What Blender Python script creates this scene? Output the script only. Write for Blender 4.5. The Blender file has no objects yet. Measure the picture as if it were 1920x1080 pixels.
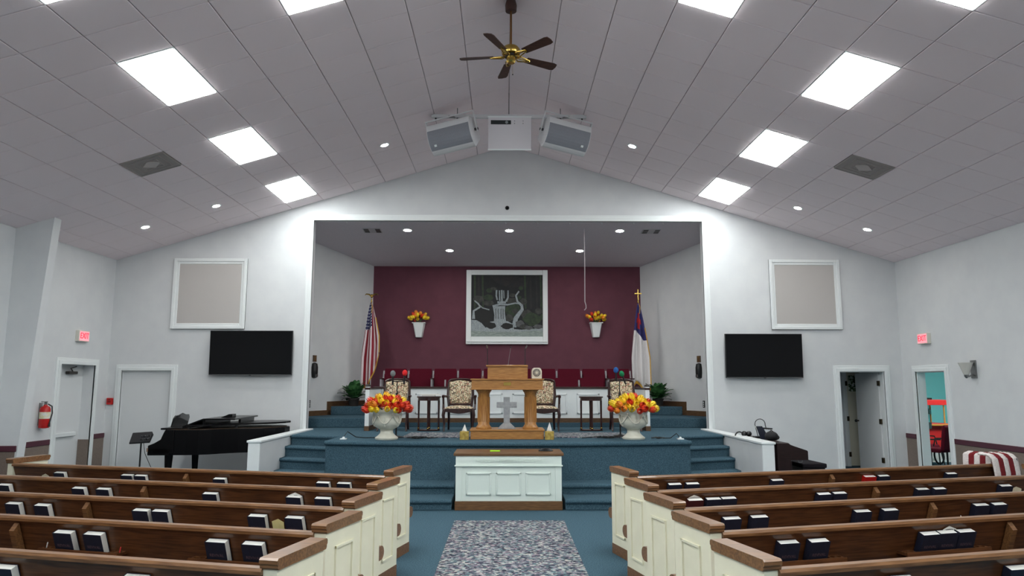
import bpy, bmesh, math, random
from mathutils import Vector, Matrix
random.seed(7)
SC = bpy.context.scene
COL = SC.collection
# ------------------------------------------------------------------ camera
F, PIT, ROLL, YAW = 1335.8, .1346, .001, .0109
CAM = Vector((-.07, 0, 1.72))
fw = Vector((math.sin(YAW)*math.cos(PIT), math.cos(YAW)*math.cos(PIT), math.sin(PIT)))
r0 = Vector((math.cos(YAW), -math.sin(YAW), 0)); u0 = r0.cross(fw)
rt = r0*math.cos(ROLL)+u0*math.sin(ROLL); up = u0*math.cos(ROLL)-r0*math.sin(ROLL)
cd = bpy.data.cameras.new('camera'); cam = bpy.data.objects.new('camera', cd); COL.objects.link(cam)
cd.sensor_width = 36; cd.lens = 36*F/1920; cd.clip_end = 200
M3 = Matrix((rt, up, -fw)).transposed()
cam.matrix_world = Matrix.Translation(CAM) @ M3.to_4x4()
SC.camera = cam
# ------------------------------------------------------------------ world, view
w = bpy.data.worlds.new('world'); SC.world = w; w.use_nodes = True
w.node_tree.nodes['Background'].inputs[0].default_value = (.8, .85, .9, 1)
w.node_tree.nodes['Background'].inputs[1].default_value = 0
SC.view_settings.view_transform = 'Standard'; SC.view_settings.look = 'None'
SC.view_settings.exposure = 0.0; SC.view_settings.gamma = 1; SC.view_settings.use_curve_mapping = False
PANEL_STRENGTH = 21.5
CAN_STRENGTH = 190.0

def at(x, y, Y):
    d = fw + rt*((x-960)/F) + up*((540-y)/F)
    return CAM + d*(Y/d.y)
def atz(x, y, z):
    d = fw + rt*((x-960)/F) + up*((540-y)/F)
    return CAM + d*((z-CAM.z)/d.z)
def atplane(x, y, n, p):
    d = fw + rt*((x-960)/F) + up*((540-y)/F)
    return CAM + d*((Vector(p)-CAM).dot(n)/d.dot(n))

# ------------------------------------------------------------------ materials
def s2l(c):
    return tuple((v/12.92 if v <= .04045 else ((v+.055)/1.055)**2.4) for v in [q/255 for q in c])
MATS = {}
def mat(name, rgb, rough=.6, rgb2=None, scale=8, stretch=(1,1,1), bump=0, bscale=None, metal=0, coat=0, emit=None, es=0, detail=4, ramp=(.35,.65), spec=.5, alpha=1, trans=0):
    if name in MATS: return MATS[name]
    m = bpy.data.materials.new(name); m.use_nodes = True; nt = m.node_tree; N = nt.nodes; L = nt.links
    b = N['Principled BSDF']; c = s2l(rgb)+(1,)
    b.inputs['Base Color'].default_value = c; b.inputs['Roughness'].default_value = rough
    b.inputs['Metallic'].default_value = metal; b.inputs['Coat Weight'].default_value = coat
    b.inputs['Specular IOR Level'].default_value = spec
    if trans: b.inputs['Transmission Weight'].default_value = trans
    if emit is not None:
        b.inputs['Emission Color'].default_value = s2l(emit)+(1,); b.inputs['Emission Strength'].default_value = es
    if rgb2 or bump:
        tc = N.new('ShaderNodeTexCoord'); mp = N.new('ShaderNodeMapping'); mp.inputs['Scale'].default_value = stretch
        L.new(tc.outputs['Object'], mp.inputs['Vector'])
    if rgb2:
        n = N.new('ShaderNodeTexNoise'); n.inputs['Scale'].default_value = scale; n.inputs['Detail'].default_value = detail
        L.new(mp.outputs[0], n.inputs['Vector'])
        r = N.new('ShaderNodeValToRGB'); r.color_ramp.elements[0].position = ramp[0]; r.color_ramp.elements[1].position = ramp[1]
        r.color_ramp.elements[0].color = c; r.color_ramp.elements[1].color = s2l(rgb2)+(1,)
        L.new(n.outputs['Fac'], r.inputs[0]); L.new(r.outputs[0], b.inputs['Base Color'])
    if bump:
        n2 = N.new('ShaderNodeTexNoise'); n2.inputs['Scale'].default_value = bscale or scale; n2.inputs['Detail'].default_value = 3
        L.new(mp.outputs[0], n2.inputs['Vector'])
        bp = N.new('ShaderNodeBump'); bp.inputs['Strength'].default_value = bump; bp.inputs['Distance'].default_value = .01
        L.new(n2.outputs['Fac'], bp.inputs['Height']); L.new(bp.outputs[0], b.inputs['Normal'])
    MATS[name] = m; return m
def ramp_mat(name, cols, scale, stretch=(1,1,1), rough=.9, kind='vor', bump=0):
    m = bpy.data.materials.new(name); m.use_nodes = True; nt = m.node_tree; N = nt.nodes; L = nt.links; b = N['Principled BSDF']
    b.inputs['Roughness'].default_value = rough; b.inputs['Specular IOR Level'].default_value = .2
    tc = N.new('ShaderNodeTexCoord'); mp = N.new('ShaderNodeMapping'); mp.inputs['Scale'].default_value = stretch
    L.new(tc.outputs['Object'], mp.inputs['Vector'])
    nz = N.new('ShaderNodeTexNoise'); nz.inputs['Scale'].default_value = scale*.7; nz.inputs['Detail'].default_value = 2
    L.new(mp.outputs[0], nz.inputs['Vector'])
    ad = N.new('ShaderNodeVectorMath'); ad.operation = 'MULTIPLY_ADD'; ad.inputs[1].default_value = (.9/scale*2,)*3
    L.new(nz.outputs['Color'], ad.inputs[0]); L.new(mp.outputs[0], ad.inputs[2])
    v = N.new('ShaderNodeTexVoronoi'); v.inputs['Scale'].default_value = scale; L.new(ad.outputs[0], v.inputs['Vector'])
    sp = N.new('ShaderNodeSeparateColor'); L.new(v.outputs['Color'], sp.inputs[0])
    r = N.new('ShaderNodeValToRGB'); r.color_ramp.interpolation = 'CONSTANT'; e = r.color_ramp.elements
    e[0].color = s2l(cols[0])+(1,); e[0].position = 0; e[1].color = s2l(cols[1])+(1,); e[1].position = 1/len(cols)
    for i, c in enumerate(cols[2:], 2):
        q = e.new(i/len(cols)); q.color = s2l(c)+(1,)
    L.new(sp.outputs[0], r.inputs[0]); L.new(r.outputs[0], b.inputs['Base Color'])
    MATS[name] = m; return m

W_WALL = mat('painted wall', (222,224,225), .7, (217,219,221), 3, bump=.05, bscale=120)
W_STAGE = W_WALL
W_TRIM = mat('white gloss trim', (236,240,240), .35)
W_DOOR = mat('white door paint', (226,228,229), .45)
M_MAROON = mat('maroon wall paint', (102,52,67), .75, (96,48,63), 4, bump=.05, bscale=100)
M_WAINS = mat('taupe wainscot', (132,118,108), .8, (122,108,99), 60)
M_RAIL = mat('maroon rail', (82,38,52), .5)
M_TILE = mat('ceiling tile', (249,236,239), .9, (243,230,233), 220, bump=.25, bscale=260, detail=2)
M_GRID = mat('ceiling grid metal', (190,180,183), .6)
M_SCEIL = mat('stage ceiling paint', (226,219,225), .85, (220,213,219), 40, bump=.1, bscale=90)
M_CARPET = mat('teal carpet', (80,106,119), .95, (57,82,95), 90, bump=.5, bscale=160, spec=.1, ramp=(.4,.6))
M_CARPD = M_CARPET
M_WOOD = mat('pew oak', (108,67,38), .36, (74,43,23), 5, (1,14,14), bump=.06, bscale=40, coat=.15)
M_WCAP = mat('pew cap oak', (138,97,61), .32, (101,68,42), 6, (1,14,14), coat=.25)
M_RAILW = M_WCAP
M_OAK = mat('golden oak', (184,132,70), .4, (152,100,48), 6, (14,14,1.2), bump=.05, coat=.1)
M_OAKH = mat('golden oak level grain', (184,132,70), .4, (152,100,48), 6, (1.2,14,14), bump=.05, coat=.1)
M_TWOOD = mat('table oak', (120,86,52), .45, (92,62,36), 7, (1,12,12))
M_DWOOD = mat('dark mahogany', (58,24,20), .3, (36,14,13), 8, (6,6,1), coat=.3)
M_CREAM = mat('cream paint', (238,234,210), .5, (232,228,204), 5)
M_TABW = mat('communion white', (226,236,228), .45)
M_BURG = mat('burgundy fabric', (96,26,42), .95, (80,20,34), 120, spec=.1)
M_BLACK = mat('black plastic', (18,18,20), .4)
M_GLOSSB = mat('piano black', (9,8,10), .28, spec=.2)
M_SCREEN = mat('tv screen', (4,4,7), .1, spec=.22)
M_BRASS = mat('brass', (190,160,84), .25, metal=1)
M_METAL = mat('grey metal', (150,150,150), .35, metal=1)
M_BLADE = mat('walnut blade', (78,46,34), .5, (52,28,20), 6, (1,10,10))
M_SPK = mat('speaker enclosure', (214,214,216), .5)
M_GRILL = mat('speaker grille', (146,148,156), .8, (128,130,138), 300)
M_BOXW = mat('white box', (222,216,220), .5)
M_URN = mat('ivory urn', (216,214,200), .5, (206,204,190), 10)
M_NAVY = mat('navy cover', (22,28,50), .6, (18,23,42), 60)
M_PAGE = mat('page edges', (238,236,230), .8)
M_GOLDT = mat('dull gilt print', (86,66,74), .6)
M_RED = mat('fire red', (190,26,24), .35)
M_LEAF = mat('plant leaf', (40,84,44), .45, (90,140,84), 9, ramp=(.45,.7))
M_LEAFD = mat('plant leaf dark', (26,58,32), .45, (52,96,56), 9)
M_TAP = ramp_mat('tapestry', [(228,214,186),(214,196,162),(120,122,96),(170,112,96),(230,216,190),(150,132,100),(96,80,70),(222,206,176)], 60)
M_RUG = ramp_mat('speckled rug', [(38,40,56),(150,158,160),(66,70,86),(182,180,172),(96,120,124),(44,46,62),(140,122,134),(84,92,104)], 34, (1,1.7,1))
M_TEAL = mat('turquoise wall', (118,200,204), .7)
M_GREYW = W_WALL
M_TULR = mat('red petal', (206,38,22), .5, (230,70,30), 30)
M_TULY = mat('yellow petal', (250,206,20), .5, (252,224,60), 30)
M_TULO = mat('orange petal', (226,104,36), .5, (240,170,40), 30)
M_CLOTH = mat('speaker cloth', (196,191,188), .95, (190,186,182), 400)
M_GOLDF = mat('gold fringe', (206,160,60), .7)
M_PANEL = mat('light diffuser', (255,255,255), .5, emit=(249,254,253), es=PANEL_STRENGTH)
M_CAN = mat('lamp lens', (255,255,255), .5, emit=(255,250,244), es=CAN_STRENGTH)

# ------------------------------------------------------------------ mesh helpers
class MB:
    def __init__(s): s.v = []; s.f = []; s.m = []; s.k = 0
    def add(s, vs, fs):
        o = len(s.v); s.v += [tuple(q) for q in vs]
        for f in fs: s.f.append([i+o for i in f]); s.m.append(s.k)
        return s
    def mi(s, k): s.k = k; return s
    def box(s, x0, x1, y0, y1, z0, z1):
        return s.add([(x0,y0,z0),(x1,y0,z0),(x1,y1,z0),(x0,y1,z0),(x0,y0,z1),(x1,y0,z1),(x1,y1,z1),(x0,y1,z1)],
            [(0,3,2,1),(4,5,6,7),(0,1,5,4),(1,2,6,5),(2,3,7,6),(3,0,4,7)])
    def obox(s, c, sz, rot=None):
        R = rot or Matrix.Identity(3); a = []
        for z in (-.5,.5):
            for x, y in ((-.5,-.5),(.5,-.5),(.5,.5),(-.5,.5)):
                a.append(Vector(c)+R@Vector((x*sz[0], y*sz[1], z*sz[2])))
        return s.add(a, [(0,3,2,1),(4,5,6,7),(0,1,5,4),(1,2,6,5),(2,3,7,6),(3,0,4,7)])
    def prism(s, poly, a, b, ax='z'):
        P = {'z': lambda p, t: (p[0],p[1],t), 'y': lambda p, t: (p[0],t,p[1]), 'x': lambda p, t: (t,p[0],p[1])}[ax]
        n = len(poly)
        return s.add([P(p, a) for p in poly]+[P(p, b) for p in poly], [tuple(range(n))[::-1], tuple(range(n,2*n))]+[(i,(i+1)%n,n+(i+1)%n,n+i) for i in range(n)])
    def tube(s, pts, r, n=8, cap=True):
        pts = [Vector(p) for p in pts]; rr = r if isinstance(r, (list,tuple)) else [r]*len(pts); vs = []; prev = None
        for i, p in enumerate(pts):
            t = (pts[min(i+1,len(pts)-1)]-pts[max(i-1,0)]).normalized()
            if prev is None:
                prev = t.orthogonal().normalized()
            prev = (prev-t*prev.dot(t)).normalized(); b = t.cross(prev)
            for k in range(n):
                a = 2*math.pi*k/n; vs.append(p+(prev*math.cos(a)+b*math.sin(a))*rr[i])
        fs = [(i*n+k, i*n+(k+1)%n, (i+1)*n+(k+1)%n, (i+1)*n+k) for i in range(len(pts)-1) for k in range(n)]
        if cap: fs += [tuple(range(n))[::-1], tuple(range((len(pts)-1)*n, len(pts)*n))]
        return s.add(vs, fs)
    def lathe(s, prof, n=24, c=(0,0,0), cap=True, sq=None):
        vs = []
        for r, z in prof:
            for k in range(n):
                a = 2*math.pi*k/n; vs.append((c[0]+r*math.cos(a), c[1]+r*math.sin(a), c[2]+z))
        fs = [(i*n+k, i*n+(k+1)%n, (i+1)*n+(k+1)%n, (i+1)*n+k) for i in range(len(prof)-1) for k in range(n)]
        if cap: fs += [tuple(range(n))[::-1], tuple(range((len(prof)-1)*n, len(prof)*n))]
        return s.add(vs, fs)
    def ball(s, c, r, n=10, m=6):
        if not isinstance(r, (tuple,list)): r = (r,r,r)
        pr = [(math.sin(math.pi*i/m), -math.cos(math.pi*i/m)) for i in range(m+1)]
        vs = []
        for q, z in pr:
            for k in range(n):
                a = 2*math.pi*k/n; vs.append((c[0]+r[0]*max(q,.02)*math.cos(a), c[1]+r[1]*max(q,.02)*math.sin(a), c[2]+r[2]*z))
        fs = [(i*n+k, i*n+(k+1)%n, (i+1)*n+(k+1)%n, (i+1)*n+k) for i in range(m) for k in range(n)]
        fs += [tuple(range(n))[::-1], tuple(range(m*n, (m+1)*n))]
        return s.add(vs, fs)
    def grid(s, fn, nu, nv):
        vs = [fn(i/nu, j/nv) for j in range(nv+1) for i in range(nu+1)]
        return s.add(vs, [(j*(nu+1)+i, j*(nu+1)+i+1, (j+1)*(nu+1)+i+1, (j+1)*(nu+1)+i) for j in range(nv) for i in range(nu)])
    def mesh(s, name, mats, smooth=False, fix=True):
        me = bpy.data.meshes.new(name); me.from_pydata(s.v, [], s.f)
        if not isinstance(mats, (list,tuple)): mats = [mats]
        for q in mats: me.materials.append(q)
        me.polygons.foreach_set('material_index', s.m)
        if fix:
            bm = bmesh.new(); bm.from_mesh(me); bmesh.ops.recalc_face_normals(bm, faces=bm.faces); bm.to_mesh(me); bm.free()
        if smooth:
            me.polygons.foreach_set('use_smooth', [True]*len(me.polygons)); me.set_sharp_from_angle(angle=math.radians(40))
        me.update(); return me
    def build(s, name, mats, parent=None, smooth=False, bevel=0, solid=0, loc=None, rot=None, seg=2):
        o = bpy.data.objects.new(name, s.mesh(name, mats, smooth, fix=not solid)); COL.objects.link(o)
        if parent: o.parent = parent
        if solid:
            d = o.modifiers.new('solid', 'SOLIDIFY'); d.thickness = solid; d.offset = 0
        if bevel:
            d = o.modifiers.new('bevel', 'BEVEL'); d.width = bevel; d.segments = seg; d.limit_method = 'ANGLE'; d.angle_limit = math.radians(40)
        if loc is not None: o.location = loc
        if rot is not None: o.rotation_euler = rot
        return o
def tag(o, label, cat, group=None):
    o['label'] = label; o['category'] = cat
    if group: o['group'] = group
    return o
def struct(o, label=None):
    o['kind'] = 'structure'
    if label: o['label'] = label
    return o
def thing(name, label, cat, loc=(0,0,0), rz=0, group=None, rot=None):
    o = bpy.data.objects.new(name, None); COL.objects.link(o); o.location = loc
    o.rotation_euler = rot if rot else (0,0,rz); o.empty_display_size = .1
    return tag(o, label, cat, group)
def inst(name, me, parent=None, loc=(0,0,0), rot=(0,0,0), sc=(1,1,1)):
    o = bpy.data.objects.new(name, me); COL.objects.link(o); o.parent = parent
    o.location = loc; o.rotation_euler = rot; o.scale = sc; return o
def copy_tree(o, parent=None):
    c = o.copy(); COL.objects.link(c); c.parent = parent
    for ch in list(o.children): copy_tree(ch, c)
    return c
def text_mesh(body, size, m, ext=.002, align='CENTER'):
    cu = bpy.data.curves.new('lettering', 'FONT'); cu.body = body; cu.size = size; cu.extrude = ext; cu.align_x = align; cu.align_y = 'CENTER'; cu.resolution_u = 3
    o = bpy.data.objects.new('lettering_tmp', cu); COL.objects.link(o)
    dg = bpy.context.evaluated_depsgraph_get(); me = bpy.data.meshes.new_from_object(o.evaluated_get(dg))
    bpy.data.objects.remove(o); me.materials.clear(); me.materials.append(m); return me

# ------------------------------------------------------------------ room shell
D = 14.07; XW = 7.79; H = 6.556; TH = .2984; TN = math.tan(TH); CS, SN = math.cos(TH), math.sin(TH)
YB = -6.0; T = .6096; TU = .65; ROW0 = D+.1186
def zc(x): return H-abs(x)*TN
S = .85      # stage level
struct(MB().box(-10, 12.5, YB-.2, 18.5, -.12, 0).build('floor', M_CARPET))
def hexa(mb, xa, xb, y0, y1, za0, za1, zb0, zb1):
    mb.add([(xa,y0,za0),(xb,y0,zb0),(xb,y1,zb0),(xa,y1,za0),(xa,y0,za1),(xb,y0,zb1),(xb,y1,zb1),(xa,y1,za1)],
        [(0,3,2,1),(4,5,6,7),(0,1,5,4),(1,2,6,5),(2,3,7,6),(3,0,4,7)])
def gable(mb, xa, xb, y0, y1, z0):
    hexa(mb, xa, xb, y0, y1, z0, zc(xa)+.02, z0, zc(xb)+.02)
OL, OR, OZ = -3.9, 3.92, 4.99
DLx0, DLx1, DRx0, DRx1, DZ = -7.52, -6.55, 6.53, 7.42, 1.985
wf = MB()
gable(wf, -XW-.2, DLx0, D, D+.15, 0); gable(wf, DLx0, DLx1, D, D+.15, DZ); gable(wf, DLx1, OL, D, D+.15, 0)
gable(wf, OL, 0, D, D+.15, OZ); gable(wf, 0, OR, D, D+.15, OZ); gable(wf, OR, DRx0, D, D+.15, 0)
gable(wf, DRx0, DRx1, D, D+.15, DZ); gable(wf, DRx1, XW+.2, D, D+.15, 0)
WALLF = struct(wf.build('wall_front', W_WALL))
wb = MB(); gable(wb, -XW-.2, 0, YB-.2, YB, 0); gable(wb, 0, XW+.2, YB-.2, YB, 0); struct(wb.build('wall_back', W_WALL))
# left wall with door alcove, right wall with doorway
LY0, LY1, LZ = 12.53, 13.6, 2.07
wl = MB(); zt = zc(XW)+.05
for y0, y1, z0 in ((YB, LY0, 0), (LY0, LY1, LZ), (LY1, D, 0)): wl.box(-XW-.55, -XW, y0, y1, z0, zt)
WALLL = struct(wl.build('wall_left', W_WALL))
RY0, RY1, RZ = 12.675, 13.6, 1.97
wr = MB()
for y0, y1, z0 in ((YB, RY0, 0), (RY0, RY1, RZ), (RY1, D, 0)): wr.box(XW, XW+.16, y0, y1, z0, zt)
WALLR = struct(wr.build('wall_right', W_WALL))
# tapered frame column on the left wall
pil = MB()
x_t, x_b, yp0, yp1 = -7.20, -7.50, 11.12, 11.30
pil.add([(-XW-.05,yp0,0),(x_b,yp0,0),(x_b,yp1,0),(-XW-.05,yp1,0),(-XW-.05,yp0,zc(XW)+.05),(x_t,yp0,zc(x_t)+.02),(x_t,yp1,zc(x_t)+.02),(-XW-.05,yp1,zc(XW)+.05)],
    [(0,3,2,1),(4,5,6,7),(0,1,5,4),(1,2,6,5),(2,3,7,6),(3,0,4,7)])
struct(pil.build('wall_pilaster', W_WALL))
# wainscot and chair rail
def wains(name, x0, x1, y0, y1, n):
    struct(MB().box(x0, x1, y0, y1, 0, .70).build('wainscot_'+name, M_WAINS))
    sx = 1 if x0 < 0 else -1
    xa, xb = (x0, x1+.012) if sx > 0 else (x0-.012, x1)
    struct(MB().box(xa, xb, y0, y1, .70, .79).build('trim_%d' % n, M_RAIL, bevel=.008))
wains('left_near', -XW, -XW+.012, YB, yp0, 1); wains('left_mid', -XW, -XW+.012, yp1, 12.41, 2); wains('left_far', -XW, -XW+.012, 13.72, D, 3)
wains('right_near', XW-.012, XW, YB, 12.56, 4); wains('right_far', XW-.012, XW, 13.72, D, 5)
struct(MB().box(-XW, -7.486, yp0-.012, yp1+.012, 0, .70).build('wainscot_pilaster', M_WAINS))
struct(MB().box(-XW, -7.466, yp0-.024, yp1+.024, .70, .79).build('trim_6', M_RAIL, bevel=.008))

# ceiling slab, tiles as parts
cm = MB()
for s in (-1, 1):
    xo = XW+.25
    hexa(cm, 0, s*xo, YB-.2, D+.16, H+.03, H+.2, H-xo*TN+.03, H-xo*TN+.2)
CEIL = struct(cm.build('ceiling', M_GRID))
troffers = []   # (side, column, row n start)
for s in (-1, 1):
    for n in (1, 5, 9, 13, 17, 21, 25): troffers.append((s, 6, n))
    for n in (11, 15, 19, 23, 27): troffers.append((s, 3, n))
used = set()
for s, c, n in troffers: used |= {(s, c, n), (s, c, n+1)}
for s in (-1, 1): used.add((s, 8, 6))
def ceil_pt(s, u, n, off=0):
    return Vector((s*(u*CS-off*SN*0)-s*off*SN, ROW0-n*T, H-u*SN-off*CS))
tile_me = {}
def tile_mesh(wu, wy):
    k = (round(wu,3), round(wy,3))
    if k not in tile_me:
        a, b, e = wu/2-.004, wy/2-.004, .006
        tile_me[k] = MB().add([(-a,-b,.03),(a,-b,.03),(a,b,.03),(-a,b,.03),(-a,-b,e),(a,-b,e),(a,b,e),(-a,b,e),(-a+e,-b+e,0),(a-e,-b+e,0),(a-e,b-e,0),(-a+e,b-e,0)],
            [(0,1,5,4),(1,2,6,5),(2,3,7,6),(3,0,4,7),(4,5,9,8),(5,6,10,9),(6,7,11,10),(7,4,8,11),(8,9,10,11),(0,3,2,1)]).mesh('tile', M_TILE)
    return tile_me[k]
UM = XW/CS; tiles = []
for s in (-1, 1):
    for c in range(13):
        ua, ub = c*TU, min((c+1)*TU, UM)
        if ub-ua < .05: continue
        for n in range(-1, 34):
            if (s, c, n) in used: continue
            ya = min(ROW0-n*T, D); yb = ROW0-(n+1)*T
            if ya-yb < .03: continue
            um, ym = (ua+ub)/2, (ya+yb)/2
            P = Vector((s*um*CS, ym, H-um*SN)); d = P-CAM; z = d.dot(fw)
            vis = z > .5 and abs(d.dot(rt)/z)*F < 1000 and d.dot(up)/z*F < 580
            tiles.append((0 if vis else 1, z, s, ub-ua, ya-yb, P))
tiles.sort(key=lambda t: t[:2])
rest = MB()
for i, (nv, z, s, wu, wy, P) in enumerate(tiles):
    R = Matrix.Rotation(s*TH, 3, 'Y')
    if i < 300 and not nv:
        inst('tile', tile_mesh(wu, wy), CEIL, P, (0, s*TH, 0))
    else:
        me = tile_mesh(wu, wy); rest.add([P+R@v.co for v in me.vertices], [tuple(p.vertices) for p in me.polygons])
ro = rest.build('tile_field', M_TILE, CEIL); ro['kind'] = 'stuff'

# troffers
def side_word(s): return 'piano' if s < 0 else 'organ'
ORD = ['first','second','third','fourth','fifth','sixth','seventh','eighth']
TR = None
fr_me = MB()
a, b = TU/2-.003, T-.003
for x0, x1, y0, y1 in ((-a,a,-b,-b+.02),(-a,a,b-.02,b),(-a,-a+.02,-b,b),(a-.02,a,-b,b)): fr_me.box(x0,x1,y0,y1,-.004,.03)
fr_me = fr_me.mesh('light_frame', W_TRIM)
df_me = MB().box(-a+.018,a-.018,-b+.018,b-.018,-.012,.012).mesh('diffuser', M_PANEL)
cnt = {}
for s, c, n in troffers:
    k = cnt.get((s,c), 0); cnt[(s,c)] = k+1
    um = (c+.5)*TU; P = Vector((s*um*CS, ROW0-(n+1)*T, H-um*SN))
    inview = (c == 6 and n <= 13) or (c == 3 and n == 11)
    o = thing('ceiling_light' if inview else 'ceiling_light_offscreen', '%s glowing panel from the stage wall, %s column, %s half of ceiling' % (ORD[k], 'outer' if c == 6 else 'inner', side_word(s)), 'ceiling light', P, group='fluorescent ceiling panels', rot=(0, s*TH, 0))
    inst('frame', fr_me, o); inst('diffuser', df_me, o)
# recessed can lights
can_ring = MB().lathe([(.062,0),(.085,0),(.088,.004),(.085,-.006),(.062,-.004)], 24, cap=False).mesh('trim_ring', W_TRIM, True)
can_lens = MB().lathe([(.062,-.001),(.062,-.004)], 20).mesh('lens', M_CAN)
def canlight(P, rot, label, group, sc=1):
    o = thing('recessed_light', label, 'ceiling light', P, group=group, rot=rot); o.scale = (sc,sc,sc)
    inst('trim_ring', can_ring, o); inst('lens', can_lens, o)
for s in (-1, 1):
    for u, n, lab in ((2.28, 3.45, 'round recessed light beside the ceiling loudspeakers, %s half'), (5.545, 2.5, 'round recessed light between panel lights and side wall, %s half'), (6.87, 2.45, 'round recessed light closest to the side wall, %s half')):
        canlight(ceil_pt(s, u, n, .002), (0, s*TH, 0), lab % side_word(s), 'recessed lights in sloped ceiling')
# ceiling vents
for s in (-1, 1):
    um = 8.5*TU; P = Vector((s*um*CS, ROW0-6.5*T, H-um*SN))
    o = thing('ceiling_vent', 'grey square air grille with pale diamond, %s half of ceiling' % side_word(s), 'vent', P, rot=(0, s*TH, 0), group='ceiling air grilles')
    g = mat('vent grey', (160,153,150), .7); g2 = mat('vent inner', (196,189,186), .7)
    m = MB().box(-.32,.32,-.3,.3,-.002,.03); m.build('grille_plate', g, o)
    for k in range(3):
        q = .09+.06*k
        m = MB()
        for a2 in range(4):
            R = Matrix.Rotation(a2*math.pi/2, 3, 'Z'); m.obox(R@Vector((0, q*2*.72, -.006)), (q*2*1.44, .012, .012), R)
        m.build('louver', g, o)
    MB().prism([(.13,0),(0,.13),(-.13,0),(0,-.13)], -.012, 0).build('diamond_plate', g2, o)

# ------------------------------------------------------------------ stage recess
RW = lambda Y: 4.24-.479*(Y-15.69)
zsc = lambda Y: 4.985-.1*(Y-14.2)
Ybk = 17.6
for s, nm in ((-1, 'wall_stage_left'), (1, 'wall_stage_right')):
    struct(MB().prism([(s*RW(14.2), 14.2), (s*RW(Ybk+.1), Ybk+.1), (s*(RW(Ybk+.1)+.15), Ybk+.1), (s*(RW(14.2)+.15), 14.2)], 0, 5.05).build(nm, W_STAGE))
struct(MB().box(-4, 4, Ybk, Ybk+.15, 0, 5.05).build('wall_stage_back', M_MAROON))
m = MB(); m.add([(-5.3,14.2,zsc(14.2)),(5.3,14.2,zsc(14.2)),(5.3,17.8,zsc(17.8)),(-5.3,17.8,zsc(17.8)),(-5.3,14.2,5.15),(5.3,14.2,5.15),(5.3,17.8,5.15),(-5.3,17.8,5.15)],
    [(0,3,2,1),(4,5,6,7),(0,1,5,4),(1,2,6,5),(2,3,7,6),(3,0,4,7)])
struct(m.build('ceiling_stage', M_SCEIL))
# proscenium trim
tr = MB()
for k, (wd, pr_) in enumerate(((.12, .018), (.07, .034))):
    tr.box(OL-wd, OL+.005, D-pr_, D+.02, .0, OZ+wd); tr.box(OR-.005, OR+wd, D-pr_, D+.02, .0, OZ+wd); tr.box(OL, OR, D-pr_, D+.02, OZ-.005, OZ+wd)
struct(tr.build('trim_7', W_TRIM, bevel=.006))
# stage platform
arc = []
for i in range(17):
    t = -1+2*i/16; arc.append((2.86*t, 11.06+.32*t*t))
poly = arc+[(2.86,12.33),(3.78,12.68),(3.78,14.1),(4.95,14.25),(RW(17.6),17.6),(-RW(17.6),17.6),(-4.95,14.25),(-3.78,14.1),(-3.78,12.68),(-2.86,12.33)]
STAGE = struct(MB().prism(poly, 0, S).build('stage_platform', M_CARPD, bevel=.02))
nose = MB().tube([(x, y-.012, S-.035) for x, y in arc], .034, 10).build('nosing', M_CARPD, STAGE, smooth=True)
for s in (-1, 1):
    for k in range(1, 5):
        z = S*(1-k/5); yo = -.28*k
        MB().prism([(s*3.8, 12.68+yo), (s*2.85, 12.33+yo), (s*2.85, 12.5), (s*3.8, 12.9)], 0, z).build('step', M_CARPD, STAGE, bevel=.012)
        MB().tube([(s*3.79, 12.67+yo, z-.024), (s*2.855, 12.32+yo, z-.024)], .026, 8).build('step_nosing', M_CARPD, STAGE, smooth=True)
    MB().tube([(s*3.79, 12.67, S-.026), (s*2.855, 12.32, S-.026)], .028, 8).build('step_nosing', M_CARPD, STAGE, smooth=True)
    # kneeling steps flanking the communion table
    x0, x1 = (-2.7, -.79) if s < 0 else (.78, 2.7)
    for z, y0 in ((.145, 10.14), (.28, 10.66)):
        MB().box(x0, x1, y0, 11.3, 0, z).build('kneeling_step', M_CARPD, STAGE, bevel=.012)
        MB().tube([(x0, y0-.008, z-.026), (x1, y0-.008, z-.026)], .028, 8).build('step_nosing', M_CARPD, STAGE, smooth=True)
# choir tiers
t1, t2 = S+.19, S+.38
TIER = struct(MB().prism([(-4.9,14.75),(-2.75,14.75),(-2.75,15.0),(2.75,15.0),(2.75,14.75),(4.9,14.75),(RW(17.6),17.6),(-RW(17.6),17.6)], S, t1).build('choir_platform', M_CARPD, bevel=.012))
MB().prism([(-RW(16.25),16.25),(RW(16.25),16.25),(RW(17.6),17.6),(-RW(17.6),17.6)], t1, t2).build('tier', M_CARPD, TIER, bevel=.012)
MB().box(-2.75, 2.75, 14.9, 15.0, S, .94).build('toe_riser', M_CARPD, TIER)
M_BASE = mat('oak baseboard', (104,76,50), .5, (82,58,36), 6, (2,2,14))
for s, nm in ((-1,'left'), (1,'right')):
    m = MB()
    def bs(Y, d=0): return (s*(RW(Y)-d), Y)
    for ya, yb, z0, z1 in ((14.76, 16.25, t1, t1+.11), (16.14, 16.25, t1, t2+.11), (16.25, 17.58, t2, t2+.11)):
        m.prism([bs(ya), bs(ya,.02), bs(yb,.02), bs(yb)], z0, z1)
    struct(m.build('baseboard_'+nm, M_BASE))
# wing walls
for s, y0 in ((-1, 11.08), (1, 10.78)):
    o = MB().box(min(s*3.78,s*3.94), max(s*3.78,s*3.94), y0, D, 0, .84).build('wall_wing_'+('left' if s < 0 else 'right'), W_STAGE); struct(o)
    MB().box(min(s*3.75,s*3.97), max(s*3.75,s*3.97), y0-.03, D-.03, .84, .875).build('cap', W_TRIM, o, bevel=.008)
    MB().box(min(s*3.77,s*3.95), max(s*3.77,s*3.95), y0-.015, y0+.02, 0, .84).build('end_board', W_TRIM, o, bevel=.004)

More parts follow.
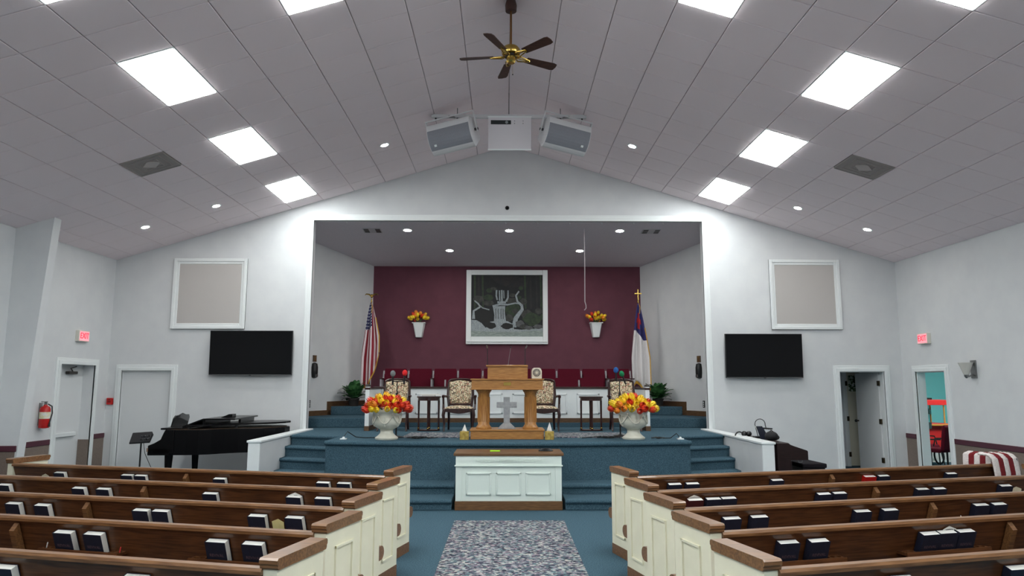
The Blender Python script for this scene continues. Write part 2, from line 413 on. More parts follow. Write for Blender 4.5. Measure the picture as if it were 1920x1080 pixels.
# ------------------------------------------------------------------ doors
def casing(mb, a0, a1, z1, wd=.11, pr_=.02, f=None):
    for w_, p_ in ((wd, pr_), (wd*.55, pr_*1.8)):
        for lo, hi, zz0, zz1 in ((a0-w_, a0+.004, 0, z1+w_), (a1-.004, a1+w_, 0, z1+w_), (a0, a1, z1-.004, z1+w_)):
            f(mb, lo, hi, zz0, zz1, p_)
fy = lambda mb, lo, hi, z0, z1, p: mb.box(lo, hi, D-p, D+.01, z0, z1)
def fxl(mb, lo, hi, z0, z1, p): mb.box(-XW-.01, -XW+p, lo, hi, z0, z1)
def fxr(mb, lo, hi, z0, z1, p): mb.box(XW-p, XW+.01, lo, hi, z0, z1)
# door 1: closed, front wall left
m = MB(); casing(m, DLx0, DLx1, DZ, f=fy); d1 = struct(m.build('door_1', W_TRIM, bevel=.005))
MB().box(DLx0, DLx1, D+.05, D+.10, 0, DZ).build('leaf', W_DOOR, d1)
MB().box(DLx0, DLx1, D+.02, D+.05, DZ-.03, DZ).build('stop', W_TRIM, d1)
# door 2: in alcove of left wall
m = MB(); casing(m, LY0, LY1, LZ, f=fxl); d2 = struct(m.build('door_2', W_TRIM, bevel=.005))
MB().box(-XW-.26, -XW-.21, LY0, LY1, 0, LZ).build('leaf', W_DOOR, d2)
MB().box(-XW-.21, -XW-.16, LY0+.1, LY1-.15, .78, .85).build('push_bar', W_TRIM, d2, bevel=.01)
cl = MB().box(-XW-.21, -XW-.13, LY0+.52, LY0+.78, 1.90, 1.95).build('door_closer', mat('bronze closer', (60,56,52), .5), d2, bevel=.01)
MB().tube([(-XW-.17, LY0+.68, 1.95), (-XW-.10, LY0+.5, 2.0), (-XW-.18, LY0+.8, 2.04)], .012, 6).build('closer_arm', mat('bronze closer', (60,56,52), .5), d2)
struct(MB().box(-XW-.2, -XW, LY1-.012, LY1+.001, 0, .70).build('wainscot_alcove', M_WAINS))
# door 3: open, front wall right; small room behind
m = MB(); casing(m, DRx0, DRx1, DZ, f=fy)
m.box(DRx0-.001, DRx0+.02, D, D+.15, 0, DZ); m.box(DRx1-.02, DRx1+.001, D, D+.15, 0, DZ); m.box(DRx0, DRx1, D, D+.15, DZ-.02, DZ+.001)
d3 = struct(m.build('door_3', W_TRIM, bevel=.004))
hm = mat('hinge bronze', (74,64,48), .4, metal=.8)
ang = math.radians(87)
leaf = MB().box(-.84, 0, 0, .04, .01, DZ-.03).build('leaf', W_DOOR, d3, loc=(DRx1-.045, D+.16, 0), rot=(0, 0, -ang))
MB().tube([(-.79,-.05,.98),(-.79,.09,.98)], .014, 8).build('spindle', hm, leaf)
MB().ball((-.79,-.06,.98), .03).build('knob', M_BLACK, leaf, smooth=True)
for z in (.25, 1.0, 1.75): MB().box(-.03, .03, -.012, .02, z-.05, z+.05).build('hinge', hm, leaf)
# back room (grey) behind door 3
bz = 2.6
for nm, a in (('wall_room_back', (5.9,7.7,16.6,16.7,0,bz)), ('wall_room_left', (5.8,5.9,14.2,16.7,0,bz)), ('wall_room_right', (7.64,7.72,14.2,16.7,0,bz)), ('ceiling_room', (5.8,7.72,14.2,16.7,bz,bz+.1))):
    struct(MB().box(*a).build(nm, M_GREYW))
# inner cross wall with a second door, seen past the open leaf
struct(MB().box(5.9, 7.25, 15.5, 15.56, 0, bz).build('wall_room_cross', M_GREYW))
d4 = struct(MB().box(7.25, 7.31, 15.46, 15.56, 0, 2.0).box(7.25, 7.64, 15.46, 15.56, 2.0, 2.06).build('door_4', W_TRIM, bevel=.004))
MB().box(7.31, 7.34, 15.47, 15.5, 0, 2.0).build('stop', W_TRIM, d4)
lf = MB().box(7.34, 7.64, 15.49, 15.53, .01, 1.99).build('leaf', mat('cream door paint', (222,218,200), .5), d4)
MB().box(7.38, 7.58, 15.482, 15.492, 1.58, 1.92).build('window_pane', ramp_mat('leafy view', [(60,84,50),(150,160,140),(220,224,220),(90,110,70),(190,196,186)], 30), lf)
for z in (.25, 1.0, 1.75): MB().box(7.30, 7.35, 15.455, 15.49, z-.05, z+.05).build('hinge', hm, d4)
# doorway on right wall + turquoise room
m = MB(); casing(m, RY0, RY1, RZ, f=fxr)
m.box(XW, XW+.16, RY0-.001, RY0+.02, 0, RZ); m.box(XW, XW+.16, RY1-.02, RY1+.001, 0, RZ); m.box(XW, XW+.16, RY0, RY1, RZ-.02, RZ+.001)
d5 = struct(m.build('door_5', W_TRIM, bevel=.004))
MB().box(XW+.17, XW+.21, RY1-.02, RY1+.02, .9, 1.02).build('latch', M_METAL, d5)
for nm, a in (('wall_hall_back', (7.95,12.2,16.9,17.0,0,2.7)), ('wall_hall_right', (12.1,12.2,11,17,0,2.7)), ('wall_hall_front', (7.95,12.2,11,11.1,0,2.7)), ('wall_hall_left', (7.95,8.0,D,17,0,2.7))):
    struct(MB().box(*a).build(nm, M_TEAL))
struct(MB().box(7.95, 12.2, 11, 17, 2.7, 2.8).build('ceiling_hall', M_SCEIL))
M_RP = mat('room lamp', (255,255,255), .5, emit=(255,250,240), es=42)
for nm, lab, c, mm in (('ceiling_light_offscreen', 'square ceiling lamp in the turquoise room', (9.6, 14.2, 2.68), M_RP),):
    o = thing(nm, lab, 'ceiling light', c)
    MB().box(-.42,.42,-.42,.42,-.01,.03).build('frame', W_TRIM, o); MB().box(-.38,.38,-.38,.38,-.02,-.008).build('diffuser', mm, o)
# ------------------------------------------------------------------ END SHELL
# ------------------------------------------------------------------ pews
PA = math.radians(14.5)
PL = 4.6
ORG = {-1: [(-1.246,7.285),(-1.236,6.338),(-1.243,5.425),(-1.233,4.555),(-1.258,3.69)], 1: [(1.247,7.225),(1.24,6.268),(1.247,5.383),(1.274,4.545),(1.281,3.65)]}
def pew_meshes(s):
    P = {}
    def X(a, b): return (min(s*a, s*b), max(s*a, s*b))
    # end panel (aisle) : a in [-.078,0], depth 0..0.46
    def end(a0, a1, full):
        x0, x1 = X(a0, a1)
        pan = MB().box(x0, x1, 0, .46, .10, .815).mesh('end_panel', M_CREAM)
        base = MB().box(x0-.002, x1+.002, -.002, .462, 0, .10).mesh('end_base', M_WCAP)
        cp = MB().prism([(-.022,.845),(-.022,.862),(-.012,.872),(.472,.872),(.482,.862),(.482,.845),(.474,.838),(.474,.826),(.466,.815),(-.006,.815),(-.014,.826),(-.014,.838)], x0-.012, x1+.012, 'x').mesh('end_cap', M_WCAP)
        return pan, base, cp
    P['end0'] = end(-.078, 0, 1); P['end1'] = end(PL, PL+.078, 1)
    x0, x1 = X(0, PL)
    P['back'] = MB().prism([(.0,.79),(.028,.79),(.178,.36),(.15,.36)], x0, x1, 'x').mesh('backrest', M_WOOD)
    P['rail'] = MB().prism([(-.020,.788),(-.022,.806),(-.012,.82),(.036,.82),(.046,.808),(.044,.788)], x0, x1, 'x').mesh('top_rail', M_RAILW)
    seat = [(.16,.40),(.40,.425)]
    for k in range(7):
        a = math.pi/2-math.pi*k/6; seat.append((.56+.045*math.cos(a), .385+.045*math.sin(a)))
    seat += [(.16,.36)]
    P['seat'] = MB().prism(seat, x0, x1, 'x').mesh('seat', M_WOOD)
    sx0, sx1 = X(-.06, 0)
    nose = [(.44,.33),(.44,.44)]
    for k in range(13):
        a = math.pi/2-math.pi*k/12; nose.append((.545+.055*math.cos(a), .385+.055*math.sin(a)))
    P['nose'] = MB().prism(nose, sx0, sx1, 'x').mesh('seat_end', M_WCAP)
    xo = s*(-.078); xi = xo-s*.012
    fa, fb = min(xo, xi), max(xo, xi); mold = []
    for y0, y1, z0, z1 in ((.12,.36,.70,.715),(.12,.36,.19,.205),(.12,.135,.19,.715),(.345,.36,.19,.715)):
        mold.append(MB().box(fa, fb, y0, y1, z0, z1).mesh('moulding', M_CREAM))
    P['mold'] = mold
    br = MB().prism([(-.004,.772),(-.042,.725),(.085,.36),(.14,.36)], -.02, .02, 'x').mesh('bracket', M_WCAP)
    P['brk'] = br
    return P
BOOK = {}
# (row, px, py, kind) of book tops; kinds: n navy, r red, p paper
BL = {0: [(112,888,'n'),(238,893,'n'),(263,895,'n'),(412,899,'n'),(606,908,'n'),(645,909,'n')],
      1: [(9,907,'n'),(149,913,'n'),(194,915,'n'),(394,925,'n'),(551,935,'n'),(605,934,'n')],
      2: [(25,941,'n'),(80,942,'n'),(265,954,'n'),(301,956,'n'),(482,966,'n'),(552,969,'n')],
      3: [(120,994,'n'),(176,999,'n'),(406,1011,'n'),(475,1016,'n')],
      4: [(5,1061,'n'),(253,1079,'n')]}
BR = {0: [(1266,909,'n'),(1299,907,'n'),(1458,902,'n'),(1632,899,'r'),(1658,894,'n'),(1784,887,'n')],
      1: [(1304,932,'d'),(1338,932,'n'),(1367,931,'n'),(1545,925,'n'),(1575,926,'n'),(1731,917,'n'),(1762,917,'n'),(1886,909,'n')],
      2: [(1373,971,'n'),(1425,968,'n'),(1619,962,'n'),(1670,955,'n'),(1841,946,'n'),(1874,944,'n')],
      3: [(1480,1017,'n'),(1536,1017,'n'),(1744,1002,'n'),(1778,1006,'n'),(1812,1000,'n')],
      4: [(1912,1061,'n'),(1692,1080,'n')]}
BRK = {-1: [347,268,160,25,None], 1: [1562,1645,1752,1900,None]}
BRKY = {-1: [893,914,945,985,0], 1: [899,918,945,988,0]}
HB, WBK, TB = .205, .142, .044
def book_meshes(covm, nm):
    cov = MB()
    cov.box(-WBK/2, WBK/2, -TB/2-.003, -TB/2, 0, HB); cov.box(-WBK/2, WBK/2, TB/2, TB/2+.003, 0, HB); cov.box(-WBK/2-.003, -WBK/2, -TB/2-.003, TB/2+.003, 0, HB)
    pg = MB().box(-WBK/2, WBK/2-.004, -TB/2, TB/2, .004, HB-.003)
    return cov.mesh('cover', covm), pg.mesh('pages', M_PAGE)
bk_n = book_meshes(M_NAVY, 'n'); bk_r = book_meshes(M_RED, 'r'); bk_d = book_meshes(mat('dark red cover', (70,18,22), .6), 'd')
title = text_mesh('REVIVAL', .028, M_GOLDT, .0004)
rack_me = {}
def cup_plate(e):
    b = MB(); n = 16; y0, y1, z0, z1 = -.014, .07, .60, .618
    for x0, x1 in ((e, e+.05), (e+.05, e+.10)):
        cx, cy = (x0+x1)/2, .024; vs = []
        for k in range(n):
            t = 2*math.pi*(k+.5)/n; dx, dy = math.cos(t), math.sin(t)
            q_ = min((x1-cx)/abs(dx), ((y1-cy) if dy > 0 else (cy-y0))/abs(dy))
            ox_, oy_ = cx+dx*q_, cy+dy*q_
            vs += [(ox_,oy_,z1), (cx+.017*dx,cy+.017*dy,z1), (cx+.017*dx,cy+.017*dy,z0), (ox_,oy_,z0)]
        fs = []
        for k in range(n):
            a_, b_ = 4*k, 4*((k+1) % n)
            fs += [(a_,b_,b_+1,a_+1), (a_+1,b_+1,b_+2,a_+2), (a_+2,b_+2,b_+3,a_+3), (a_+3,b_+3,b_,a_)]
        b.add(vs, fs)
    return b
HOLES = []
def build_pews():
    for s in (-1, 1):
        P = pew_meshes(s); xd = Vector((math.cos(PA), s*math.sin(PA), 0)); yd = Vector((-s*math.sin(PA), math.cos(PA), 0))
        for i, (ox, oy) in enumerate(ORG[s]):
            pos = ['first','second','third','fourth','fifth'][i]
            o = thing('pew', 'oak pew with cream end panel, %s row back from the stage, %s side' % (pos, side_word(s)), 'pew', (ox,oy,0), s*PA, 'pews facing the stage')
            for k in ('end0','end1'):
                a = inst('end_panel', P[k][0], o); inst('end_base', P[k][1], o); inst('end_cap', P[k][2], o)
                if k == 'end0':
                    for me in P['mold']: inst('moulding', me, a)
            inst('backrest', P['back'], o); inst('top_rail', P['rail'], o); inst('seat', P['seat'], o); inst('seat_end', P['nose'], o)
            xs = []
            if BRK[s][i]:
                q = atplane(BRK[s][i], BRKY[s][i], yd, Vector((ox,oy,0))-yd*.03); xb = (q-Vector((ox,oy,0))).dot(xd); inst('bracket', P['brk'], o, (xb,0,0)); xs.append(xb)
            # books
            lx = []
            for px, py, kd in (BL if s < 0 else BR)[i]:
                org = Vector((ox,oy,0))-yd*.02
                q = atplane(px, py, yd, org); x = (q-Vector((ox,oy,0))).dot(xd); z = q.z; lx.append((x, kd))
            lx.sort()
            # racks under groups of books
            grp = []
            for x, kd in lx:
                if grp and x-grp[-1][-1][0] < .42: grp[-1].append((x, kd))
                else: grp.append([(x, kd)])
            for g in grp:
                c = (g[0][0]+g[-1][0])/2; wd = g[-1][0]-g[0][0]+.40
                lo, hi = c-wd/2, c+wd/2
                if s < 0: hi = min(hi, -.01); lo = max(lo, -PL+.01)
                else: lo = max(lo, .01); hi = min(hi, PL-.01)
                rk = MB().box(lo, hi, -.01, .10, .53, .542).box(lo, hi, -.025, -.013, .53, .622).build('book_rack', M_WOOD, o)
                for e in (lo, hi-.10):
                    if abs(e) < .1 or abs(e+.1) < .1: continue
                    if min(abs(e+.05-x) for x, _ in g) < .10: continue
                    cup_plate(e).build('cup_holder', M_WOOD, rk)
                    HOLES.extend((s, i, Vector((ox,oy,.618))+xd*(e+.025+.05*j)+yd*.024) for j in (0, 1))
            lx.sort(key=lambda t: abs(t[0]))
            for nb, (x, kd) in enumerate(lx):
                me = {'n': bk_n, 'r': bk_r, 'd': bk_d}[kd]
                q = Vector((ox,oy,0))+xd*x+yd*.052
                col = {'n':'navy','r':'bright red','d':'dark red'}[kd]
                b = thing('hymnal', '%s hymnal, %s from the aisle in racks of %s pew from stage, %s side' % (col, ORD[nb], pos, side_word(s)), 'book', (q.x, q.y, .545), group='hymnals in the pew racks', rot=(.34+random.uniform(-.02,.02), 0, s*PA+random.uniform(-.03,.03)))
                inst('cover', me[0], b); inst('pages', me[1], b)
                if kd == 'n' and i >= 2: inst('title', title, b, (0, -TB/2-.0034, .115), (math.pi/2, 0, 0))
build_pews()
def on_pew(s, i, px, py, yo=-.02):
    ox, oy = ORG[s][i]; yd = Vector((-s*math.sin(PA), math.cos(PA), 0)); xd = Vector((math.cos(PA), s*math.sin(PA), 0))
    return atplane(px, py, yd, Vector((ox,oy,0))+yd*yo)
# loose papers and pencils in the racks
def paper(s, i, px, py, label, col=(240,232,200), name='folded_paper', yo=.0, z=.543):
    q = on_pew(s, i, px, py, yo)
    yb = lambda zz: (.79-zz)*.3488-.0045
    m = MB().grid(lambda u, v: ((u-.5)*.11, yb(z+.17*v)-(.02*math.sin(v*2.4)*u if z < .58 else 0), .17*v*(1-.25*abs(u-.5))), 4, 5)
    o = m.build(name, mat('paper %d %d %d' % col, col, .8), solid=.002, loc=(q.x, q.y, z), rot=(0, 0, s*PA)); tag(o, label, 'paper')
paper(-1, 0, 83, 888, 'crumpled cream leaflet in rack of first pew, piano side', (226,218,190), 'leaflet')
paper(-1, 2, 519, 972, 'curled yellow paper between two hymnals, third pew, piano side', (238,226,160))
paper(-1, 1, 553, 931, 'white paper peeking up behind a hymnal, second pew, piano side', (240,240,238), yo=.0, z=.60)
paper(1, 1, 1908, 910, 'cream folded sheet beside last hymnal, second pew, organ side', (236,228,200))
paper(1, 3, 1782, 1003, 'white folded sheet peeking up behind the middle of three hymnals, fourth pew', (240,240,234), yo=.0, z=.60)
paper(1, 1, 1302, 927, 'white card standing behind the dark red hymnal, organ side', (240,236,228), 'card', .0, .60)
def pencil(s, i, px, py, col, label):
    q = on_pew(s, i, px, py, .02)
    c = min((h for h in HOLES if h[0] == s and h[1] == i), key=lambda h: (h[2]-q).length)[2]
    d_ = Vector((.2*(1 if px % 2 else -1), -.1, 1)).normalized()
    o = MB().tube([c-d_*.072, c+d_*.028], .004, 6).tube([c+d_*.028, c+d_*.036], [.004,.001], 6).build('pencil', mat('pencil %d %d %d' % col, col, .5)); tag(o, label, 'pencil')
pencil(-1, 3, 91, 1020, (230,230,230), 'white pencil leaning in cup holder, fourth pew, piano side')
pencil(-1, 3, 223, 1028, (210,60,60), 'red pencil leaning in cup holder, fourth pew, piano side')
pencil(1, 2, 1800, 965, (225,220,215), 'white pencil leaning in cup holder, third pew, organ side')
pencil(-1, 1, 627, 942, (60,30,24), 'dark pencil in the rack of second pew, piano side')
# blanket over the far end of the first pew, organ side
ox, oy = ORG[1][0]
q = thing('knitted_blanket', 'red and white striped knitted blanket draped over the end of the first pew', 'blanket', (ox,oy,0), PA)
M_KR = mat('red wool', (128,22,30), .95, (100,16,24), 90, bump=.6, bscale=120); M_KW = mat('white wool', (232,224,220), .95, (206,196,194), 90, bump=.6, bscale=120)
def strip(path, side, t0, t1, k, w0):
    def fn(u, v):
        f = v*(len(path)-1); j = min(int(f), len(path)-2); t = f-j
        a = path[j][0]*(1-t)+path[j+1][0]*t; z = path[j][1]*(1-t)+path[j+1][1]*t
        z += .012*math.sin(math.pi*u)+.003*math.sin(v*70); w_ = t0+(t1-t0)*u+w0*math.sin(v*3)
        return (a, w_, z) if side else (w_, a, z)
    MB().grid(fn, 5, 40).build('stripe', M_KR if k % 2 else M_KW, q, smooth=True, solid=.02)
over = [(PL-.035,.55),(PL-.04,.80),(PL-.03,.885),(PL+.04,.905),(PL+.11,.885),(PL+.125,.80),(PL+.14,.40)]
for k in range(6): strip(over, True, .02+k*.077, .02+(k+1)*.077+.004, k+1, .004)
back = [(.12,.92),(.0,.915),(-.05,.87),(-.075,.72),(-.08,.50)]
for k in range(5): strip(back, False, PL-.22+k*.072, PL-.22+(k+1)*.072+.004, k, .015)
MB().tube([(PL+.165,-.05,.50),(PL+.16,-.06,.72),(PL+.14,-.045,.87),(PL+.13,.05,.92),(PL+.12,.12,.93)], .02, 8).build('border', mat('dark wool edge', (40,24,28), .95), q, smooth=True)

# ------------------------------------------------------------------ rugs
o = MB().box(-.695,.695,1.5,9.335,.001,.014).build('aisle_rug', M_RUG); tag(o, 'speckled grey and navy runner rug along the centre aisle', 'rug')
o = MB().box(-1.75,2.06,11.95,13.1,S+.001,S+.012).build('stage_rug', M_RUG); tag(o, 'speckled grey rug on the stage behind the pulpit', 'rug')

# ------------------------------------------------------------------ communion table
tx, ty = -.003, 10.14
o = thing('communion_table', 'white panelled communion table with oak top and carved lettering', 'table', (tx,ty,0))
MB().box(-.735,.735,0,.60,.12,.735).build('body', M_TABW, o, bevel=.004)
MB().box(-.745,.745,-.012,.612,0,.125).build('plinth', M_TWOOD, o, bevel=.006)
MB().box(-.765,.765,-.03,.63,.735,.775).build('top', M_TWOOD, o, bevel=.008)
MB().box(-.735,.735,-.014,0,.60,.735).build('frieze', M_TABW, o, bevel=.003)
MB().box(-.75,.75,-.03,0,.592,.612).build('ledge', M_TABW, o, bevel=.004)
for s in (-1, 1):
    p = MB().box(s*.69-.045,s*.69+.045,-.012,0,.125,.59).build('pilaster', M_TABW, o, bevel=.003)
    for k in range(3):
        for z in (.575, .15): MB().tube([(s*.69-.025+.025*k,-.018,z),(s*.69-.025+.025*k,-.01,z)], .007, 8).build('rosette', M_TABW, p)
for k in range(3):
    cx = (-.415, -.003, .41)[k]; p = MB().box(cx-.15,cx+.15,-.004,.002,.225,.495).build('panel', M_TABW, o)
    for x0, x1, z0, z1 in ((cx-.175,cx+.175,.485,.512),(cx-.175,cx+.175,.205,.232),(cx-.175,cx-.15,.205,.512),(cx+.15,cx+.175,.205,.512)):
        MB().box(x0,x1,-.018,0,z0,z1).build('moulding', M_TABW, p, bevel=.006)
def letters(me, parent, loc, rot, sc=(1,1,1)):
    bm = bmesh.new(); bm.from_mesh(me); bm.verts.ensure_lookup_table(); seen = set(); isl = []
    for v in bm.verts:
        if v.index in seen: continue
        st_, cur = [v], []
        while st_:
            q_ = st_.pop()
            if q_.index in seen: continue
            seen.add(q_.index); cur.append(q_.index); st_ += [e.other_vert(q_) for e in q_.link_edges]
        isl.append(set(cur))
    for g_ in isl:
        ix = sorted(g_); mp_ = {v: i for i, v in enumerate(ix)}
        m2 = bpy.data.meshes.new('letter'); m2.from_pydata([me.vertices[i].co for i in ix], [], [[mp_[v] for v in p.vertices] for p in me.polygons if p.vertices[0] in g_])
        m2.materials.append(me.materials[0]); inst('letter', m2, parent, loc, rot, sc)
    bm.free()
le = text_mesh('THIS DO IN REMEMBRANCE OF ME', .062, M_TABW, .009)
letters(le, o, (0,-.018,.672), (math.pi/2,0,0))
g = at(929, 842, 10.45)
tag(MB().box(g.x-.045-.03,g.x+.065,10.35,10.47,.776,.784).build('note_card', mat('lime paper', (176,240,40), .7, emit=None)), 'lime green card lying on the communion table', 'card')
m = MB()
for k in range(4):
    m.tube([(.53+(.10-.012*k)*math.cos(a/14*2*math.pi), 10.42+(.055-.006*k)*math.sin(a/14*2*math.pi), .782+.008*k) for a in range(15)], .007, 6)
tag(m.build('cable_coil', M_BLACK, smooth=True), 'small black coiled cord on the communion table', 'cable')

# ------------------------------------------------------------------ pulpit
o = thing('pulpit', 'golden oak pulpit with two fluted columns and raised reading desk', 'pulpit', (-.018, 11.60, S))
MB().box(-.585,.585,0,.62,0,.14).build('base', M_OAKH, o, bevel=.006)
MB().box(-.60,.60,-.015,.635,.13,.155).build('base_moulding', M_OAKH, o, bevel=.006)
for s in (-1, 1):
    cx, cy = s*.38-.002, .16
    prof = [(.125,.155),(.13,.17),(.128,.185),(.11,.20),(.105,.215),(.093,.23),(.092,.71),(.098,.72),(.1,.735),(.115,.755),(.128,.775),(.128,.79)]
    c = MB().lathe(prof, 28, (cx,cy,0)).build('column', M_OAK, o, smooth=True)
    for k in range(14):
        a = -math.pi/2+(k-6.5)*math.pi/14*1.5
        MB().tube([(cx+.095*math.cos(a),cy+.095*math.sin(a),.27),(cx+.095*math.cos(a),cy+.095*math.sin(a),.67)], .006, 6).build('flute', M_OAK, c)
MB().box(-.575,.575,0,.60,.79,.945).build('desk_apron', M_OAKH, o, bevel=.005)
MB().box(-.595,.595,-.02,.62,.94,.962).build('desk_top', M_OAKH, o, bevel=.006)
MB().box(-.595,.595,-.02,.62,.785,.80).build('lower_moulding', M_OAKH, o, bevel=.004)
MB().box(-.32,.33,.06,.50,.96,1.16).build('reading_desk', M_OAKH, o, bevel=.004)
MB().box(-.345,.335,.04,.52,1.155,1.185).build('reading_top', M_OAKH, o, bevel=.006)
MB().box(-.06,.06,-.004,.0,.855,.905).build('name_plate', M_BRASS, o)
# cross standing on the pulpit base
mc = mat('grey cast stone', (170,172,174), .6, (150,152,156), 20)
cr = thing('standing_cross', 'grey stone cross on a flared foot between the pulpit columns', 'cross', (-.025, 11.78, S+.155))
CP = [(-.15,0),(.15,0),(.105,.05),(.05,.10),(.05,.34),(.165,.34),(.165,.43),(.05,.43),(.05,.51),(-.05,.51),(-.05,.43),(-.165,.43),(-.165,.34),(-.05,.34),(-.05,.10),(-.105,.05)]
MB().prism(CP, -.03, .05, 'y').build('body', mc, cr, bevel=.006)
mc2 = mc
MB().box(-.145,.145,-.036,-.028,.36,.41).build('inset', mc2, cr); MB().box(-.03,.03,-.036,-.028,.12,.36).build('inset', mc2, cr); MB().box(-.03,.03,-.036,-.028,.41,.49).build('inset', mc2, cr)
# gooseneck microphones
for lab, x, tip in (('black gooseneck microphone on the piano end of the reading desk', -.345, -.012), ('black gooseneck microphone on the organ end of the reading desk', .275, .03)):
    g = thing('gooseneck_microphone', lab, 'microphone', (x, 11.80, S+1.18), group='desk microphones')
    MB().tube([(0,0,0),(0,0,.02)], .02, 10).build('base', M_BLACK, g); MB().tube([(0,0,.01),(0,0,.25),(tip*.4,0,.29)], .006, 6).build('stem', M_BLACK, g, smooth=True)
    MB().tube([(tip*.4,0,.285),(tip,-.03,.325)], .012, 8).build('capsule', M_METAL, g, smooth=True)
g = thing('slim_microphone', 'thin leaning wire microphone at the middle of the reading desk', 'microphone', (0, 11.8, S+1.18))
MB().tube([(-.005,0,0),(.02,0,.18),(.04,0,.29)], .0035, 6).build('stem', M_METAL, g, smooth=True); MB().ball((.042,0,.30), .013).build('capsule', M_BLACK, g, smooth=True)
# little fan heater + bell
g = thing('desk_fan', 'small cream desk fan standing on the pulpit top', 'fan', (.465, 11.78, S+.962))
MB().prism([(-.085,0),(.085,0),(.085,.13),(.07,.165),(.045,.18),(-.045,.18),(-.07,.165),(-.085,.13)], 0, .09, 'y').build('housing', mat('cream plastic', (220,214,196), .5), g, bevel=.01)
MB().tube([(0,-.004,.10),(0,.01,.10)], .064, 20).build('grille_well', mat('dark well', (70,68,66), .6), g)
for k in range(8):
    a = k*math.pi/8; MB().tube([(.064*math.cos(a),-.006,.10+.064*math.sin(a)),(-.064*math.cos(a),-.006,.10-.064*math.sin(a))], .0028, 5).build('grille_wire', mat('cream plastic', (220,214,196), .5), g)
MB().tube([(0,-.012,.10),(0,.0,.10)], .018, 12).build('hub', mat('cream plastic', (220,214,196), .5), g)
g = thing('small_bell', 'small round brown bell on the piano end of the pulpit', 'bell', (-.415, 11.72, S+.962))
MB().lathe([(.024,0),(.026,.006),(.022,.02),(.012,.034),(.003,.04)], 14).build('dome', mat('brown bell', (104,70,60), .4), g, smooth=True); MB().ball((0,0,.044), .006).build('button', M_BRASS, g)
# tissue boxes
for x, sd, h in ((-.70, 'piano', .11), (.655, 'organ', .14)):
    g = thing('tissue_box', 'gold tissue box with white tissue at the %s end of the pulpit' % sd, 'tissue box', (x, 11.58, S), group='tissue boxes')
    MB().box(-.07,.07,-.065,.065,0,.13).build('box', mat('gold floral card', (196,170,84), .5, (150,120,50), 22), g, bevel=.004)
    MB().grid(lambda u, v: (.045*(1-v)*(u-.5)*2+.03*v*math.sin(3), .02*math.sin(u*6)*(1-v)-.0, .128+h*v), 6, 6).build('tissue', mat('tissue white', (244,244,244), .9), g, solid=.004, smooth=True)

# ------------------------------------------------------------------ urns with tulips
def tulip_mesh(m):
    b = MB()
    for k in range(6):
        a0 = k*math.pi/3; inner = .92 if k % 2 else 1
        def fn(u, v, a0=a0, inner=inner):
            rr = .036*math.sin(math.pi*(.15+.72*v))*inner*(1.12 if v > .9 else 1); wa = .62*math.sin(math.pi*min(.96, .2+.75*v))
            a = a0+(u-.5)*2*wa; return (rr*math.cos(a), rr*math.sin(a), .085*v+.004*math.cos((u-.5)*4)*(v > .8))
        b.grid(fn, 3, 5)
    return b.mesh('bloom', m, True)
TUL = [tulip_mesh(M_TULR), tulip_mesh(M_TULY), tulip_mesh(M_TULO)]
def leaf_mesh(m, L_, W_, droop):
    b = MB(); b.grid(lambda u, v: ((u-.5)*W_*math.sin(math.pi*min(.98, .08+.9*v))**.8, L_*v*math.cos(droop*v*.6), L_*(.75*v-droop*.6*v*v)+.02*abs(u-.5)), 4, 7)
    return b.mesh('leaf', m, True)
urn_prof = [(.175,0),(.183,.012),(.183,.03),(.16,.045),(.13,.07),(.105,.10),(.098,.13),(.11,.15),(.10,.155),(.13,.17),(.185,.20),(.215,.245),(.222,.29),(.212,.33),(.205,.37),(.215,.405),(.235,.43),(.245,.445),(.245,.47),(.228,.47),(.20,.42),(.05,.40)]
tulpal = {-1: [0,1,0,1,0,0,2,1], 1: [1,1,2,0,1,1,0,1]}
